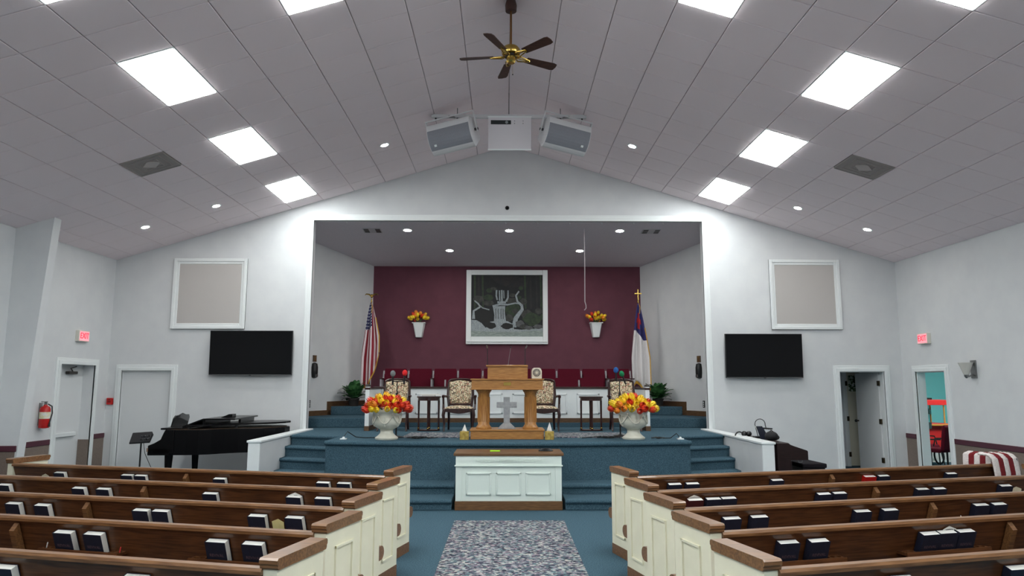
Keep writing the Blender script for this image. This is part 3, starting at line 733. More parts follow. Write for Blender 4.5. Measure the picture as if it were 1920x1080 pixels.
for s, x, y in ((-1, -1.945, 11.62), (1, 2.02, 11.68)):
    g = thing('urn', 'ivory urn with garland relief on the %s side of the pulpit' % side_word(s), 'urn', (x,y,S), group='ivory flower urns')
    MB().lathe(urn_prof, 36).build('body', M_URN, g, smooth=True)
    for k in range(5):
        a = -math.pi/2+(k-2)*1.15
        pts = []
        for j in range(9):
            t = j/8; aa = a-.575+1.15*t; pts.append((.226*math.cos(aa), .226*math.sin(aa), .385-.13*math.sin(math.pi*t)))
        MB().tube(pts, .011, 6).build('garland', M_URN, g, smooth=True)
        aa = a+.575
        MB().ball((.215*math.cos(aa),.215*math.sin(aa),.40), (.024,.024,.02)).build('bow', M_URN, g, smooth=True)
        MB().tube([(.22*math.cos(a),.22*math.sin(a),.36),(.226*math.cos(a+.04),.226*math.sin(a+.04),.31),(.222*math.cos(a-.04),.222*math.sin(a-.04),.26),(.20*math.cos(a),.20*math.sin(a),.21)], .010, 6).build('relief', M_URN, g, smooth=True)
    f = thing('tulip_bouquet', ('red and yellow tulips filling the piano-side urn' if s < 0 else 'mostly yellow tulips filling the organ-side urn'), 'flowers', (x,y,S+.42), group='tulip bouquets')
    n = 0
    for ring, (rad, zz, cnt_) in enumerate(((.315,.03,17),(.27,.09,17),(.21,.135,13),(.13,.17,9),(.04,.19,3))):
        for k in range(cnt_):
            a = 2*math.pi*(k+.5*(ring % 2))/cnt_+random.uniform(-.12,.12); rr = rad+random.uniform(-.02,.02)
            dirv = Vector((math.cos(a)*rr, math.sin(a)*rr, zz+.06)).normalized()
            rot = dirv.to_track_quat('Z','Y').to_euler(); sc = random.uniform(1.25,1.6)
            inst('bloom', TUL[random.choice(tulpal[s])], f, (rr*math.cos(a)*.96, rr*math.sin(a)*.96, zz+random.uniform(-.01,.03)), rot, (sc,)*3)
    for k in range(14):
        a = k*2*math.pi/14; MB().tube([(.05*math.cos(a),.05*math.sin(a),-.02),(.18*math.cos(a),.18*math.sin(a),.04),(.29*math.cos(a),.29*math.sin(a),.09)], .006, 5).build('stem', M_LEAF, f)

# wall vases
for px, sd in ((785, 'piano'), (1118, 'organ')):
    c = at(px, 618, Ybk-.1)
    g = thing('wall_vase', 'white tapered wall vase on the maroon wall, %s side of the painting' % sd, 'vase', (c.x, Ybk, c.z-.19), group='white wall vases')
    MB().add([(-.09,0,0),(.09,0,0),(.07,-.1,0),(-.07,-.1,0),(-.16,0,.36),(.16,0,.36),(.13,-.17,.36),(-.13,-.17,.36)], [(0,1,2,3),(4,7,6,5),(0,4,5,1),(1,5,6,2),(2,6,7,3),(3,7,4,0)]).build('body', W_TRIM, g, bevel=.012)
    MB().box(-.165,.165,-.175,0,.345,.365).build('rim', W_TRIM, g, bevel=.006)
    f = thing('wall_bouquet', 'orange and yellow flowers in the wall vase on the %s side' % sd, 'flowers', (c.x, Ybk-.12, c.z+.17), group='wall vase flowers')
    for k in range(26):
        a = random.uniform(0, 2*math.pi); e = random.uniform(.15, 1.35)
        d_ = Vector((math.cos(a)*math.cos(e), math.sin(a)*math.cos(e)*.55-.12, math.sin(e)*.9+.1)); rr = random.uniform(.14,.23)
        sc = random.uniform(1.0,1.35)
        mm = TUL[random.choice([2,2,1,0,2,1])] if k % 3 else TUL[1]
        inst('bloom', mm, f, (d_.x*rr, min(d_.y*rr, .06), d_.z*rr), d_.to_track_quat('Z','Y').to_euler(), (sc,)*3)
    for k in range(8):
        a = k*math.pi/4; MB().tube([(0,0,-.03),(.1*math.cos(a),.05*math.sin(a)-.02,.09)], .006, 5).build('stem', M_LEAF, f)

# ------------------------------------------------------------------ painting
c0, c1 = (-1.012, 2.70), (1.008, 4.545)
g = thing('waterfall_painting', 'dark woodland waterfall painting in a wide white frame on maroon wall', 'painting', (0, Ybk, 0))
for x0, x1, z0, z1 in ((c0[0],c0[0]+.125,c0[1],c1[1]),(c1[0]-.125,c1[0],c0[1],c1[1]),(c0[0]+.125,c1[0]-.125,c1[1]-.125,c1[1]),(c0[0]+.125,c1[0]-.125,c0[1],c0[1]+.185)):
    MB().box(x0,x1,-.09,0,z0,z1).build('frame_rail', W_TRIM, g, bevel=.01)
MB().box(c0[0]+.02,c1[0]-.02,-.11,0,c0[1]+.05,c0[1]+.08).build('sill_moulding', W_TRIM, g, bevel=.008)
PC = {'bg': mat('paint dark', (11,14,17), .6, (20,25,26), 6), 'brown': mat('paint umber', (40,34,34), .6, (24,26,30), 8), 'water': mat('paint foam', (172,180,184), .6, (120,130,134), 30, (6,1,1)),
      'pool': mat('paint pool', (120,134,130), .6, (156,166,160), 12, (1,1,6)), 'rock': mat('paint rock', (44,44,42), .6, (66,66,62), 14), 'moss': mat('paint moss', (30,44,30), .6, (48,66,38), 14), 'black': mat('paint black', (16,18,18), .6), 'grey': mat('paint slate', (70,72,74), .6, (92,94,94), 14)}
pk = list(PC); pm = MB(); lay = [0]
cx0, cx1, cz0, cz1 = c0[0]+.125, c1[0]-.125, c0[1]+.185, c1[1]-.125
def pp(x, y): return (cx0+(x-160)/905*(cx1-cx0), cz1-(y-137)/773*(cz1-cz0))
def pol(k, pts):
    lay[0] += 1; pm.mi(pk.index(k)); y = -.03-.0004*lay[0]
    pm.add([(*[pp(*p)[0]], y, pp(*p)[1]) for p in pts], [tuple(range(len(pts)))])
def ell(k, x, y, a, b, n=14): pol(k, [(max(161,min(1064,x+a*math.cos(t*2*math.pi/n)*(1+.12*math.sin(3*t+x)))), y+b*math.sin(t*2*math.pi/n)*(1+.1*math.cos(2*t+y))) for t in range(n)])
def stroke(k, pts, wd):
    L_, R_ = [], []
    for i, p in enumerate(pts):
        a, b = pts[max(i-1,0)], pts[min(i+1,len(pts)-1)]; dx, dy = b[0]-a[0], b[1]-a[1]; q = math.hypot(dx,dy); w_ = wd[i] if isinstance(wd, list) else wd
        L_.append((p[0]-dy/q*w_/2, p[1]+dx/q*w_/2)); R_.append((p[0]+dy/q*w_/2, p[1]-dx/q*w_/2))
    for i in range(len(pts)-1): pol(k, [L_[i], L_[i+1], R_[i+1], R_[i]])
pol('bg', [(160,137),(1065,137),(1065,910),(160,910)])
pol('brown', [(400,150),(760,150),(700,230),(600,280),(470,230)]); pol('brown', [(620,290),(760,170),(900,160),(860,290)])
for x in (200, 250, 300, 840, 910, 985, 1040): stroke('brown' if x % 20 else 'moss', [(x,140),(x+8,560)], 22)
for x, y, a, b, k in ((250,440,70,45,'rock'),(380,490,70,36,'rock'),(390,330,40,30,'moss'),(380,420,60,40,'moss'),(440,310,40,22,'rock'),(680,390,40,24,'rock'),(670,460,70,36,'rock'),(790,300,30,26,'moss'),(820,470,50,40,'rock'),(760,420,34,26,'moss'),(690,580,105,85,'moss'),(715,590,40,32,'rock'),(645,672,52,42,'rock'),(310,650,112,92,'black'),(860,630,70,60,'rock'),(930,690,115,80,'moss'),(1015,590,50,40,'rock'),(1050,660,14,40,'moss')): ell(k, x, y, a, b)
stroke('water', [(480,325),(476,400),(490,450)], 20); stroke('water', [(515,330),(520,460)], 16); stroke('water', [(545,325),(548,470)], 22); stroke('water', [(570,330),(575,430)], 12); stroke('water', [(625,330),(625,420),(600,470)], [14,20,26])
stroke('water', [(490,480),(600,480)], 28); stroke('water', [(430,530),(520,505),(620,510),(720,490),(790,500)], [26,22,20,16,16])
pol('water', [(432,530),(590,525),(585,600),(600,715),(448,715),(452,640)]); 
for x in (470,500,535,562): stroke('rock', [(x,560),(x+3,690)], 7)
stroke('water', [(765,340),(725,395),(745,470),(800,520),(805,570),(760,630),(725,680),(700,790)], [18,22,24,34,40,50,56,60])
stroke('water', [(200,460),(250,500),(270,540),(190,590),(190,690)], [14,20,24,26,40]); stroke('water', [(230,480),(300,550),(390,575)], [8,12,14])
pol('pool', [(160,815),(340,830),(700,830),(1065,800),(1065,910),(160,910)])
pol('water', [(160,700),(230,705),(290,740),(345,800),(400,725),(460,715),(620,715),(700,760),(700,815),(900,830),(1065,805),(1065,830),(700,850),(340,845),(160,835)])
for x, y, a, b, k in ((412,772,66,40,'black'),(615,778,78,38,'black'),(775,750,56,44,'grey'),(825,785,56,30,'rock'),(885,798,54,24,'grey'),(1005,785,60,28,'grey')): ell(k, x, y, a, b)
pm.build('canvas', [PC[k] for k in pk], g)

# ------------------------------------------------------------------ flags
def flag(name, label, x, y, z0, s, kind):
    g = thing(name, label, 'flag', (x,y,z0))
    MB().lathe([(.14,0),(.14,.02),(.10,.05),(.04,.07),(.03,.09)], 20).build('base', M_BRASS, g, smooth=True)
    MB().tube([(0,0,.05),(0,0,2.42)], .016, 10).build('pole', M_DWOOD, g, smooth=True)
    MB().tube([(0,0,2.42),(0,0,2.5)], [.018,.012], 8).build('ferrule', M_BRASS, g, smooth=True)
    if kind == 'us':
        e = MB().ball((0,0,2.56), (.03,.025,.05))
        for q in (-1, 1): e.tube([(0,0,2.55),(q*.06,0,2.6),(q*.13,0,2.61),(q*.16,0,2.58)], [.022,.02,.014,.004], 6)
        e.build('finial', M_BRASS, g, smooth=True)
    else:
        MB().box(-.013,.013,-.013,.013,2.48,2.74).box(-.085,.085,-.012,.012,2.62,2.65).build('finial', M_BRASS, g, bevel=.004)
    M = bpy.data.materials.new(name+' cloth'); M.use_nodes = True; nt = M.node_tree; N = nt.nodes; L = nt.links; b = N['Principled BSDF']; b.inputs['Roughness'].default_value = .8
    def col(c): return s2l(c)+(1,)
    LEN = 1.95
    def cloth(u, v):
        # u across the gathered cloth, v down
        top = .03; wv = top+(.37 if kind == 'us' else .40)*min(1, v*1.5)**.8
        px = (u-.5)*wv*1.0+(.02*v if kind == 'us' else .03*v)
        fold = .055*min(1, v*2)*math.sin(u*math.pi*4.5+.6*v)+.02*math.sin(u*9+3*v)*v
        dz = LEN*v*(1-.10*abs(u-.45)*2*v)
        if kind == 'us': dz = LEN*v*(.60+.40*(1-max(0, u-.35)/.65)**.8) if u > .35 else LEN*v
        else: dz = LEN*v*(1-.06*math.sin(u*math.pi*2))
        return (px, -.035-abs(fold)*.0-fold, 2.40-dz)
    nu, nv = 28, 40
    mb = MB().grid(cloth, nu, nv); me = mb.mesh(name+'_cloth', M, True, fix=False)
    uv = me.uv_layers.new(name='UVMap')
    for p in me.polygons:
        for li, vi in zip(p.loop_indices, p.vertices): uv.data[li].uv = ((vi % (nu+1))/nu, (vi//(nu+1))/nv)
    o = bpy.data.objects.new('banner', me); COL.objects.link(o); o.parent = g
    d_ = o.modifiers.new('s', 'SOLIDIFY'); d_.thickness = .006
    tc = N.new('ShaderNodeTexCoord'); sp = N.new('ShaderNodeSeparateXYZ'); L.new(tc.outputs['UV'], sp.inputs[0])
    def mth(op, a, b2=None):
        n = N.new('ShaderNodeMath'); n.operation = op
        for i, q in enumerate((a, b2)):
            if q is None: continue
            if isinstance(q, (int,float)): n.inputs[i].default_value = q
            else: L.new(q, n.inputs[i])
        return n.outputs[0]
    def mix(f, a, b2):
        n = N.new('ShaderNodeMix'); n.data_type = 'RGBA'; L.new(f, n.inputs['Factor'])
        for k, q in (('A', a), ('B', b2)):
            s_ = [i for i in n.inputs if i.name == k and i.type == 'RGBA'][0]
            if isinstance(q, tuple): s_.default_value = q
            else: L.new(q, s_)
        return [o_ for o_ in n.outputs if o_.type == 'RGBA'][0]
    U, V = sp.outputs[0], sp.outputs[1]
    if kind == 'us':
        st = mth('GREATER_THAN', mth('FRACT', mth('MULTIPLY', mth('ADD', U, mth('MULTIPLY', V, .12)), 4.6)), .5)
        base = mix(st, col((150,34,50)), col((226,212,214)))
        can = mth('MULTIPLY', mth('LESS_THAN', V, .33), mth('LESS_THAN', U, .62))
        su = mth('SUBTRACT', mth('FRACT', mth('MULTIPLY', U, 8)), .5); sv = mth('SUBTRACT', mth('FRACT', mth('MULTIPLY', V, 26)), .5)
        star = mth('LESS_THAN', mth('ADD', mth('POWER', su, 2), mth('POWER', sv, 2)), .05)
        out = mix(can, base, mix(star, col((38,40,84)), col((225,225,232))))
    else:
        base = col((226,222,222))
        can = mth('LESS_THAN', mth('SUBTRACT', V, mth('MULTIPLY', U, .12)), .33)
        cu = mth('ABSOLUTE', mth('SUBTRACT', U, .42)); cv = mth('ABSOLUTE', mth('SUBTRACT', V, .22))
        cr_ = mth('MAXIMUM', mth('MULTIPLY', mth('LESS_THAN', cu, .1), mth('LESS_THAN', cv, .10)), mth('MULTIPLY', mth('LESS_THAN', cu, .26), mth('LESS_THAN', cv, .03)))
        n = mix(cr_, col((48,46,104)), col((176,36,44)))
        out = mix(can, base, n)
    L.new(out, b.inputs['Base Color'])
    # gold fringe on the lower hem
    pts = [cloth(i/nu, 1) for i in range(nu+1)]
    fm = MB(); vs = []
    for p in pts: vs += [(p[0],p[1]-.004,p[2]+.005), (p[0]*1.01,p[1]-.006,p[2]-.055)]
    fm.add(vs, [(2*i,2*i+1,2*i+3,2*i+2) for i in range(nu)]); fm.build('fringe', M_GOLDF, g, solid=.012)
    ep = [cloth(1, j/nv) for j in range(12, nv+1)]
    MB().tube([(p[0],p[1]-.004,p[2]) for p in ep], .013, 6).build('edge_fringe', M_GOLDF, g, smooth=True)
    MB().tube([(0,-.03,2.42),(.03,-.05,2.3),(.02,-.05,2.15)], .008, 6).build('cord', M_GOLDF, g, smooth=True)
    return g
flag('national_flag', 'red, white and blue striped flag with stars and gold fringe on a pole', -3.21, 16.78, t2, -1, 'us')
flag('church_flag', 'white flag with blue canton, red cross and gold fringe on a pole', 3.11, 16.78, t2, 1, 'ch')

# ------------------------------------------------------------------ potted plants
LM = [leaf_mesh(M_LEAF, .33, .17, .7), leaf_mesh(M_LEAFD, .30, .18, 1.0), leaf_mesh(M_LEAF, .27, .16, .4)]
for s, x, y in ((-1, -3.48, 16.40), (1, 3.44, 16.40)):
    g = thing('potted_plant', 'leafy green potted plant on the choir step, %s side' % side_word(s), 'plant', (x,y,t2), group='potted plants')
    MB().lathe([(.10,0),(.12,.14),(.13,.15),(.13,.18),(.11,.18),(.10,.15)], 18).build('pot', mat('dark pot', (50,44,40), .6), g, smooth=True)
    for k in range(46):
        a = k*2.399; t = k/46; tilt = -.05+1.05*(1-t)
        sc = random.uniform(.85,1.2)
        inst('leaf', LM[k % 3], g, (.04*math.cos(a), .04*math.sin(a), .15+.12*t), (random.uniform(-.15,.15)+(.75-1.0*(1-t)), 0, a-math.pi/2), (sc,)*3)

# ------------------------------------------------------------------ choir partition and seats
g = thing('choir_rail', 'white panelled choir partition with dark wood top rail', 'partition', (0,15.0,0))
MB().box(-2.75,2.75,0,.06,.92,1.64).build('panel_wall', W_TRIM, g)
MB().box(-2.78,2.78,-.04,.10,1.635,1.675).build('top_rail', M_DWOOD, g, bevel=.008)
MB().box(-2.75,2.75,-.015,.0,.92,1.03).build('base_board', M_BASE, g)
for k in range(8):
    cx = -2.35+k*.672; p = MB().box(cx-.2,cx+.2,-.004,.0,1.14,1.51).build('panel', W_TRIM, g)
    for x0, x1, z0, z1 in ((cx-.235,cx+.235,1.50,1.535),(cx-.235,cx+.235,1.115,1.15),(cx-.235,cx-.2,1.115,1.535),(cx+.2,cx+.235,1.115,1.535)):
        MB().box(x0,x1,-.02,0,z0,z1).build('moulding', W_TRIM, p, bevel=.006)
for s in (-1, 1):
    MB().box(s*2.66-.035,s*2.66+.035,-1.28,.0,.93,1.62).build('side_panel', W_TRIM, g)
    MB().box(s*2.66-.04,s*2.66+.04,-1.32,-1.24,S,1.68).build('post', W_TRIM, g, bevel=.006)
    MB().box(s*2.66-.05,s*2.66+.05,-1.33,.0,1.62,1.66).build('side_rail', M_DWOOD, g, bevel=.006)
    MB().lathe([(.05,0),(.055,.015),(.04,.035),(.02,.045)], 12, (s*2.66,-1.28,1.68)).build('post_cap', mat('dark post cap', (52,44,40), .5), g, smooth=True)
    MB().box(s*2.66-.037,s*2.66+.037,-1.3,.0,S,.94).build('side_base', M_BASE, g)
    MB().box(s*2.66-.045,s*2.66+.045,-1.33,-1.23,S,S+.09).build('post_base', M_BASE, g)
bk = MB().prism([(-.245,.44),(.245,.44),(.25,.80),(.243,.845),(-.243,.845),(-.25,.80)], .0, .075, 'y').mesh('seat_back', M_BURG)
cu = MB().box(-.245,.245,-.42,0,.40,.47).mesh('cushion', M_BURG); cuf = MB().box(-.245,.245,-.11,-.02,.42,.72).mesh('cushion', M_BURG)
sd = MB().prism([(-.40,0),(.05,0),(.09,.76),(.04,.80),(-.02,.62),(-.38,.60)], -.017, .017, 'x').mesh('side_frame', mat('grey seat frame', (150,146,150), .5))
ar = MB().box(-.03,.03,-.38,.06,.60,.63).mesh('armrest', M_DWOOD)
def choir_chair(x, y, z, label, group, up_, fr):
    o = thing('choir_chair', label, 'chair', (x,y,z), group=group)
    inst('seat_back', bk, o); inst('cushion', cuf if up_ else cu, o)
    inst('side_frame', sd, o, (-.277,0,0))
    inst('armrest', ar, o, (-.277,0,0))
    if fr: inst('side_frame', sd, o, (.277,0,0)); inst('armrest', ar, o, (.277,0,0))
ORD10 = ORD+['ninth','tenth']
for k in range(10):
    choir_chair(-2.53+k*.5625, 16.35, t2, 'burgundy choir seat in the back row, %s from the striped flag' % ORD10[k], 'back row choir seats', k not in (4,), k == 9)
for k, x in enumerate((-1.08,-.52,.04,.60,1.29,1.85)):
    choir_chair(x, 15.72, t1-.02, 'burgundy choir seat in the front row, %s from the striped flag side' % ORD10[k], 'front row choir seats', True, False)

# ------------------------------------------------------------------ king chairs
def king_chair():
    o = thing('armchair', '', 'chair')
    for s in (-1, 1):
        MB().tube([(s*.27,-.01,.40),(s*.285,-.035,.30),(s*.265,-.01,.14),(s*.27,-.04,.02),(s*.27,-.05,0)], [.032,.03,.02,.017,.02], 10).build('leg', M_DWOOD, o, smooth=True)
        MB().tube([(s*.22,.48,.40),(s*.22,.50,.2),(s*.23,.56,0)], [.028,.024,.02], 8).build('leg', M_DWOOD, o, smooth=True)
        MB().tube([(s*.25,.50,.63),(s*.29,.36,.645),(s*.31,.16,.65),(s*.30,.10,.635)], [.02,.024,.026,.03], 8).build('armrest', M_DWOOD, o, smooth=True)
        MB().tube([(s*.295,.12,.40),(s*.30,.17,.50),(s*.30,.12,.64)], [.024,.02,.02], 8).build('arm_support', M_DWOOD, o, smooth=True)
    ap = [(-.30,.34)]
    for i in range(9):
        t = -1+2*i/8; ap.append((.30*t, .355-.03*math.cos(t*math.pi*.5)**2-.012*math.cos(t*6)))
    MB().prism([(-.295,.36),(-.2,.355),(-.1,.335),(0,.325),(.1,.335),(.2,.355),(.295,.36),(.295,.42),(-.295,.42)], -.01, .02, 'y').build('apron', M_DWOOD, o, bevel=.006)
    MB().prism([(-.295,0),(.295,0),(.255,.5),(-.255,.5)], .37, .42).build('seat_frame', M_DWOOD, o, bevel=.006)
    MB().grid(lambda u, v: ((u-.5)*(.57-.07*v), .015+.47*v, .415+.055*(math.sin(math.pi*u)*math.sin(math.pi*v))**.4), 12, 12).build('seat_cushion', M_TAP, o, smooth=True, solid=.01)
    fr = []
    for i in range(21):
        a = math.pi*i/20; fr.append((.25*math.cos(a)*(1 if abs(math.cos(a)) < .95 else 1), .86+.10*math.sin(a)**.7))
    pts = [(.22,.50,.44),(.245,.52,.65)]+[(.235*math.copysign(abs(math.cos(math.pi*i/14))**.45, math.cos(math.pi*i/14)), .53+.04, .87+.095*math.sin(math.pi*i/14)**.6) for i in range(15)]+[(-.245,.52,.65),(-.22,.50,.44)]
    MB().tube(pts, .026, 8).build('back_frame', M_DWOOD, o, smooth=True)
    MB().tube([(-.2,.50,.485),(.2,.50,.485)], .022, 8).build('back_rail', M_DWOOD, o, smooth=True)
    MB().grid(lambda u, v: ((u-.5)*(.40+.03*v), .515+.05*v-.03*(math.sin(math.pi*u)*math.sin(math.pi*v))**.5, .50+.41*v+.03*math.sin(math.pi*u)*v), 10, 12).build('back_cushion', M_TAP, o, smooth=True, solid=.04)
    MB().ball((0,.565,.975), (.05,.022,.02)).ball((-.06,.565,.968), (.03,.018,.014)).ball((.06,.565,.968), (.03,.018,.014)).build('crest', M_DWOOD, o, smooth=True)
    return o
kc = king_chair()
for i, (x, y, lab) in enumerate(((-.92, 13.55, 'floral tapestry armchair between the pulpit and the side table with books'), (-2.17, 13.62, 'floral tapestry armchair behind the red and yellow tulips'), (.68, 13.55, 'floral tapestry armchair partly hidden behind the organ end of the pulpit'), (2.24, 13.62, 'floral tapestry armchair behind the mostly yellow tulips'))):
    c = kc if i == 0 else copy_tree(kc); c.location = (x,y,S); c['label'] = lab; c['group'] = 'tapestry armchairs on the stage'
# side tables
def side_table():
    o = thing('side_table', '', 'table')
    oval = [(.23*math.cos(a/24*2*math.pi), .17*math.sin(a/24*2*math.pi)) for a in range(24)]
    MB().prism(oval, .62, .645).build('top', M_DWOOD, o, bevel=.006)
    MB().prism([(x*.9,y*.9) for x, y in oval], .565, .62).build('apron', M_DWOOD, o)
    for x, y in ((-.19,.0),(0,-.13),(.19,.0),(0,.13)):
        MB().tube([(x,y,.57),(x,y,.3),(x,y,.02)], [.02,.017,.02], 8).build('leg', M_DWOOD, o, smooth=True)
        MB().ball((x,y-.006,.05), .018).build('foot_cap', M_BRASS, o)
    MB().prism([(x*.95,y*.85) for x, y in oval], .005, .025).build('base_ring', M_DWOOD, o)
    return o
st = side_table()
for i, (x, lab) in enumerate(((-1.5, 'dark mahogany side table carrying a few pale books'), (1.59, 'bare dark mahogany side table beside the organ-end armchair'))):
    c = st if i == 0 else copy_tree(st); c.location = (x,13.75,S); c['label'] = lab; c['group'] = 'mahogany side tables'
for k, (x, z, w_, col, lab) in enumerate(((-1.50,0,.24,(60,52,50),'dark flat book at the bottom on the side table'), (-1.56,.02,.2,(222,220,214),'pale grey book stacked on the side table'), (-1.37,.02,.17,(236,234,228),'white book lying at the edge of the side table stack'))):
    b = thing('book', lab, 'book', (x, 13.75, S+.646+z)); cm_ = mat('book %d' % k, col, .6)
    MB().box(-w_/2,w_/2,-.08,.08,0,.003).box(-w_/2,w_/2,-.08,.08,.017,.02).box(-w_/2-.002,-w_/2,-.08,.08,0,.02).build('cover', cm_, b); MB().box(-w_/2,w_/2-.004,-.077,.077,.003,.017).build('pages', M_PAGE, b)

# ------------------------------------------------------------------ microphone stands
def mic_stand(x, y, label, mics, sd_, S=S):
    o = thing('microphone_stand', label, 'stand', (x,y,S))
    MB().lathe([(.12,0),(.12,.012),(.03,.025),(.015,.04)], 20).build('base', M_BLACK, o, smooth=True)
    MB().tube([(0,0,.02),(0,0,.70)], .014, 8).build('pole', M_BLACK, o, smooth=True); MB().tube([(0,0,.70),(0,0,.93)], .009, 8).build('inner_pole', M_BLACK, o, smooth=True)
    MB().tube([(0,0,.66),(0,0,.73)], .02, 8).build('clutch', M_BLACK, o, smooth=True)
    xs = [m_[0] for m_ in mics]
    MB().tube([(min(xs)-.01,0,.92),(max(xs)+.01,0,.92)], .009, 8).build('cross_bar', M_BLACK, o, smooth=True)
    for mx, mz, tilt, col, nm in mics:
        g = thing('microphone', '%s foam topped microphone clipped to the stand on the %s side' % (nm, sd_), 'microphone', (x+mx, y, S+mz-.17), rot=(0, tilt, 0))
        MB().tube([(0,0,-.02),(0,0,.05)], [.012,.018], 8).build('clip', M_BLACK, g, smooth=True)
        MB().tube([(0,0,.0),(0,0,.14)], [.012,.018], 10).build('body', M_BLACK, g, smooth=True)
        MB().ball((0,0,.17), (.044,.044,.052), 16, 10).build('foam_cover', mat(nm+' foam', col, .95, bump=.4, bscale=150), g, smooth=True)
mic_stand(-1.86, 12.06, 'black two-way microphone stand behind the piano-side urn', ((-.075,1.05,0,(120,126,130),'grey'), (.115,1.06,.05,(220,40,44),'red')), 'piano')
mic_stand(1.885, 12.16, 'black two-way microphone stand beside the organ-side urn', ((-.055,1.1,0,(36,92,160),'blue'), (.10,1.05,-.35,(24,130,84),'green')), 'organ', S+.012)
# cables
def coil(pts, label, name='cable', r=.007): tag(MB().tube(pts, r, 6).build(name, M_BLACK, smooth=True), label, 'cable')
def loops(cx, cy, z, a, b, n): return [(cx+a*(1-.04*k)*math.cos(k*.5)+.02*math.sin(k*1.7), cy+b*math.sin(k*.5), z+.004*(k % 5)) for k in range(n)]
coil(loops(-1.47, 11.75, S+.012, .22, .10, 46)+[(-1.15,11.9,S+.01)], 'tangled black cable beside the piano-side microphone stand')
coil([(-2.62,11.62,S+.05),(-2.58,11.66,S+.12),(-2.45,11.7,S+.03),(-2.32,11.80,S+.012),(-2.1,11.9,S+.01),(-1.95,11.9,S+.01)], 'black cord rising from a floor plate near the piano-side stairs')
coil(loops(1.62, 11.85, S+.012, .20, .08, 40)+[(1.2,11.8,S+.01)], 'tangled black cable beside the organ-side microphone stand')
coil(loops(2.42, 11.72, S+.012, .12, .05, 36), 'small black cable coil right beside the organ-side urn')
coil([(2.5,11.72,S+.012),(2.62,11.7,S+.015),(2.72,11.7,S+.09),(2.76,11.68,S+.03)], 'black cord bending up to a floor plate near the organ-side stairs')
for x, sd_ in ((-2.63,'piano'),(2.76,'organ')):
    tag(MB().box(x-.05,x+.05,11.58,11.66,S,S+.016).prism([(x-.02,S+.016),(x+.02,S+.016),(x+.012,S+.04),(x-.012,S+.04)],11.6,11.64,'y').build('floor_outlet', W_TRIM), 'white floor outlet plate near the %s-side stairs' % sd_, 'outlet')
coil(loops(3.45, 11.35, .2, .22, .10, 44), 'heap of black cable on the organ-side stairs')

# recess lights, vents, hanging cord
for px, py, Y, lab in ((764,432,14.71,'bright round stage ceiling light above the piano-side urn'),(955,432,14.71,'bright round stage ceiling light in the middle of the front row'),(1162,435,14.71,'bright round stage ceiling light above the organ-side urn'),(843,472,16.2,'bright round stage ceiling light in the back row, piano side'),(1087,473,16.2,'bright round stage ceiling light in the back row, organ side')):
    p = at(px, py, Y); canlight((p.x, Y, zsc(Y)-.001), (-.0997,0,0), lab, 'recessed stage lights', 1.25)
for px, sd_ in ((698,'piano'),(1220,'organ')):
    p = at(px, 430, 14.72); o = thing('stage_vent', 'white air vent with openings painted black for shade in stage ceiling, %s side' % sd_, 'vent', (p.x,14.72,zsc(14.72)), rot=(-.0997,0,0), group='stage ceiling vents')
    MB().box(-.19,.19,-.15,.15,-.012,.0).build('frame', mat('vent pale', (190,186,190), .5), o, bevel=.003)
    for x in (-.115, .125):
        for y in (-.065, .065): MB().box(x-.05,x+.05,y-.055,y+.055,-.016,-.011).build('opening_shade', M_BLACK, o)  # flat black plates paint in the shade of the duct openings
p = at(1095, 425, 14.6)
tag(MB().tube([(p.x,14.6,zsc(14.6)+.01),(p.x+.005,14.6,4.2),(p.x-.002,14.6,3.42),(p.x+.02,14.6,3.34),(p.x+.02,14.6,3.28),(p.x-.015,14.6,3.24)], .009, 8).build('pull_rod', mat('pale rod', (170,160,164), .5), smooth=True), 'thin pale pull rod with hooked end hanging from stage ceiling', 'rod')
for s in (-1, 1):
    sd_ = side_word(s)
    # frames: local -y points into the recess
    base_rot = (-math.pi/2+math.atan(.479)) if s > 0 else (math.pi/2-math.atan(.479))
    for nm, lab, cat, Y, z, w_, h_, t_, mm in (('wall_plate','brown wooden plate on the stage side wall, %s side' % sd_,'plate',15.72,2.28,.11,.14,.02,mat('brown plate', (96,74,56), .5)),('switch_plate','dark outlet plate low on the stage side wall, %s side' % sd_,'outlet',15.62,1.30,.06,.15,.012,M_BLACK)):
        o = thing(nm, lab, cat, (s*RW(Y), Y, z), rot=(0,0,base_rot))
        MB().box(-w_/2,w_/2,-t_,.005,-h_/2,h_/2).build('plate', mm, o, bevel=.003)
        for k in (-1, 0, 1): MB().box(-.012,.012,-t_-.004,-t_+.001,k*h_*.28-.012,k*h_*.28+.012).build('knob', W_TRIM if nm != 'wall_plate' else M_BRASS, o)
    o = thing('wall_speaker', 'black rounded speaker under the brown plate, %s stage wall' % sd_, 'speaker', (s*RW(15.72),15.72,2.02), rot=(0,0,base_rot))
    MB().lathe([(.02,-.17),(.07,-.15),(.085,-.05),(.085,.07),(.07,.15),(.02,.17)], 16).build('body', M_BLACK, o, smooth=True)
    MB().box(-.03,.03,-.09,-.07,-.14,-.08).build('badge', M_METAL, o)

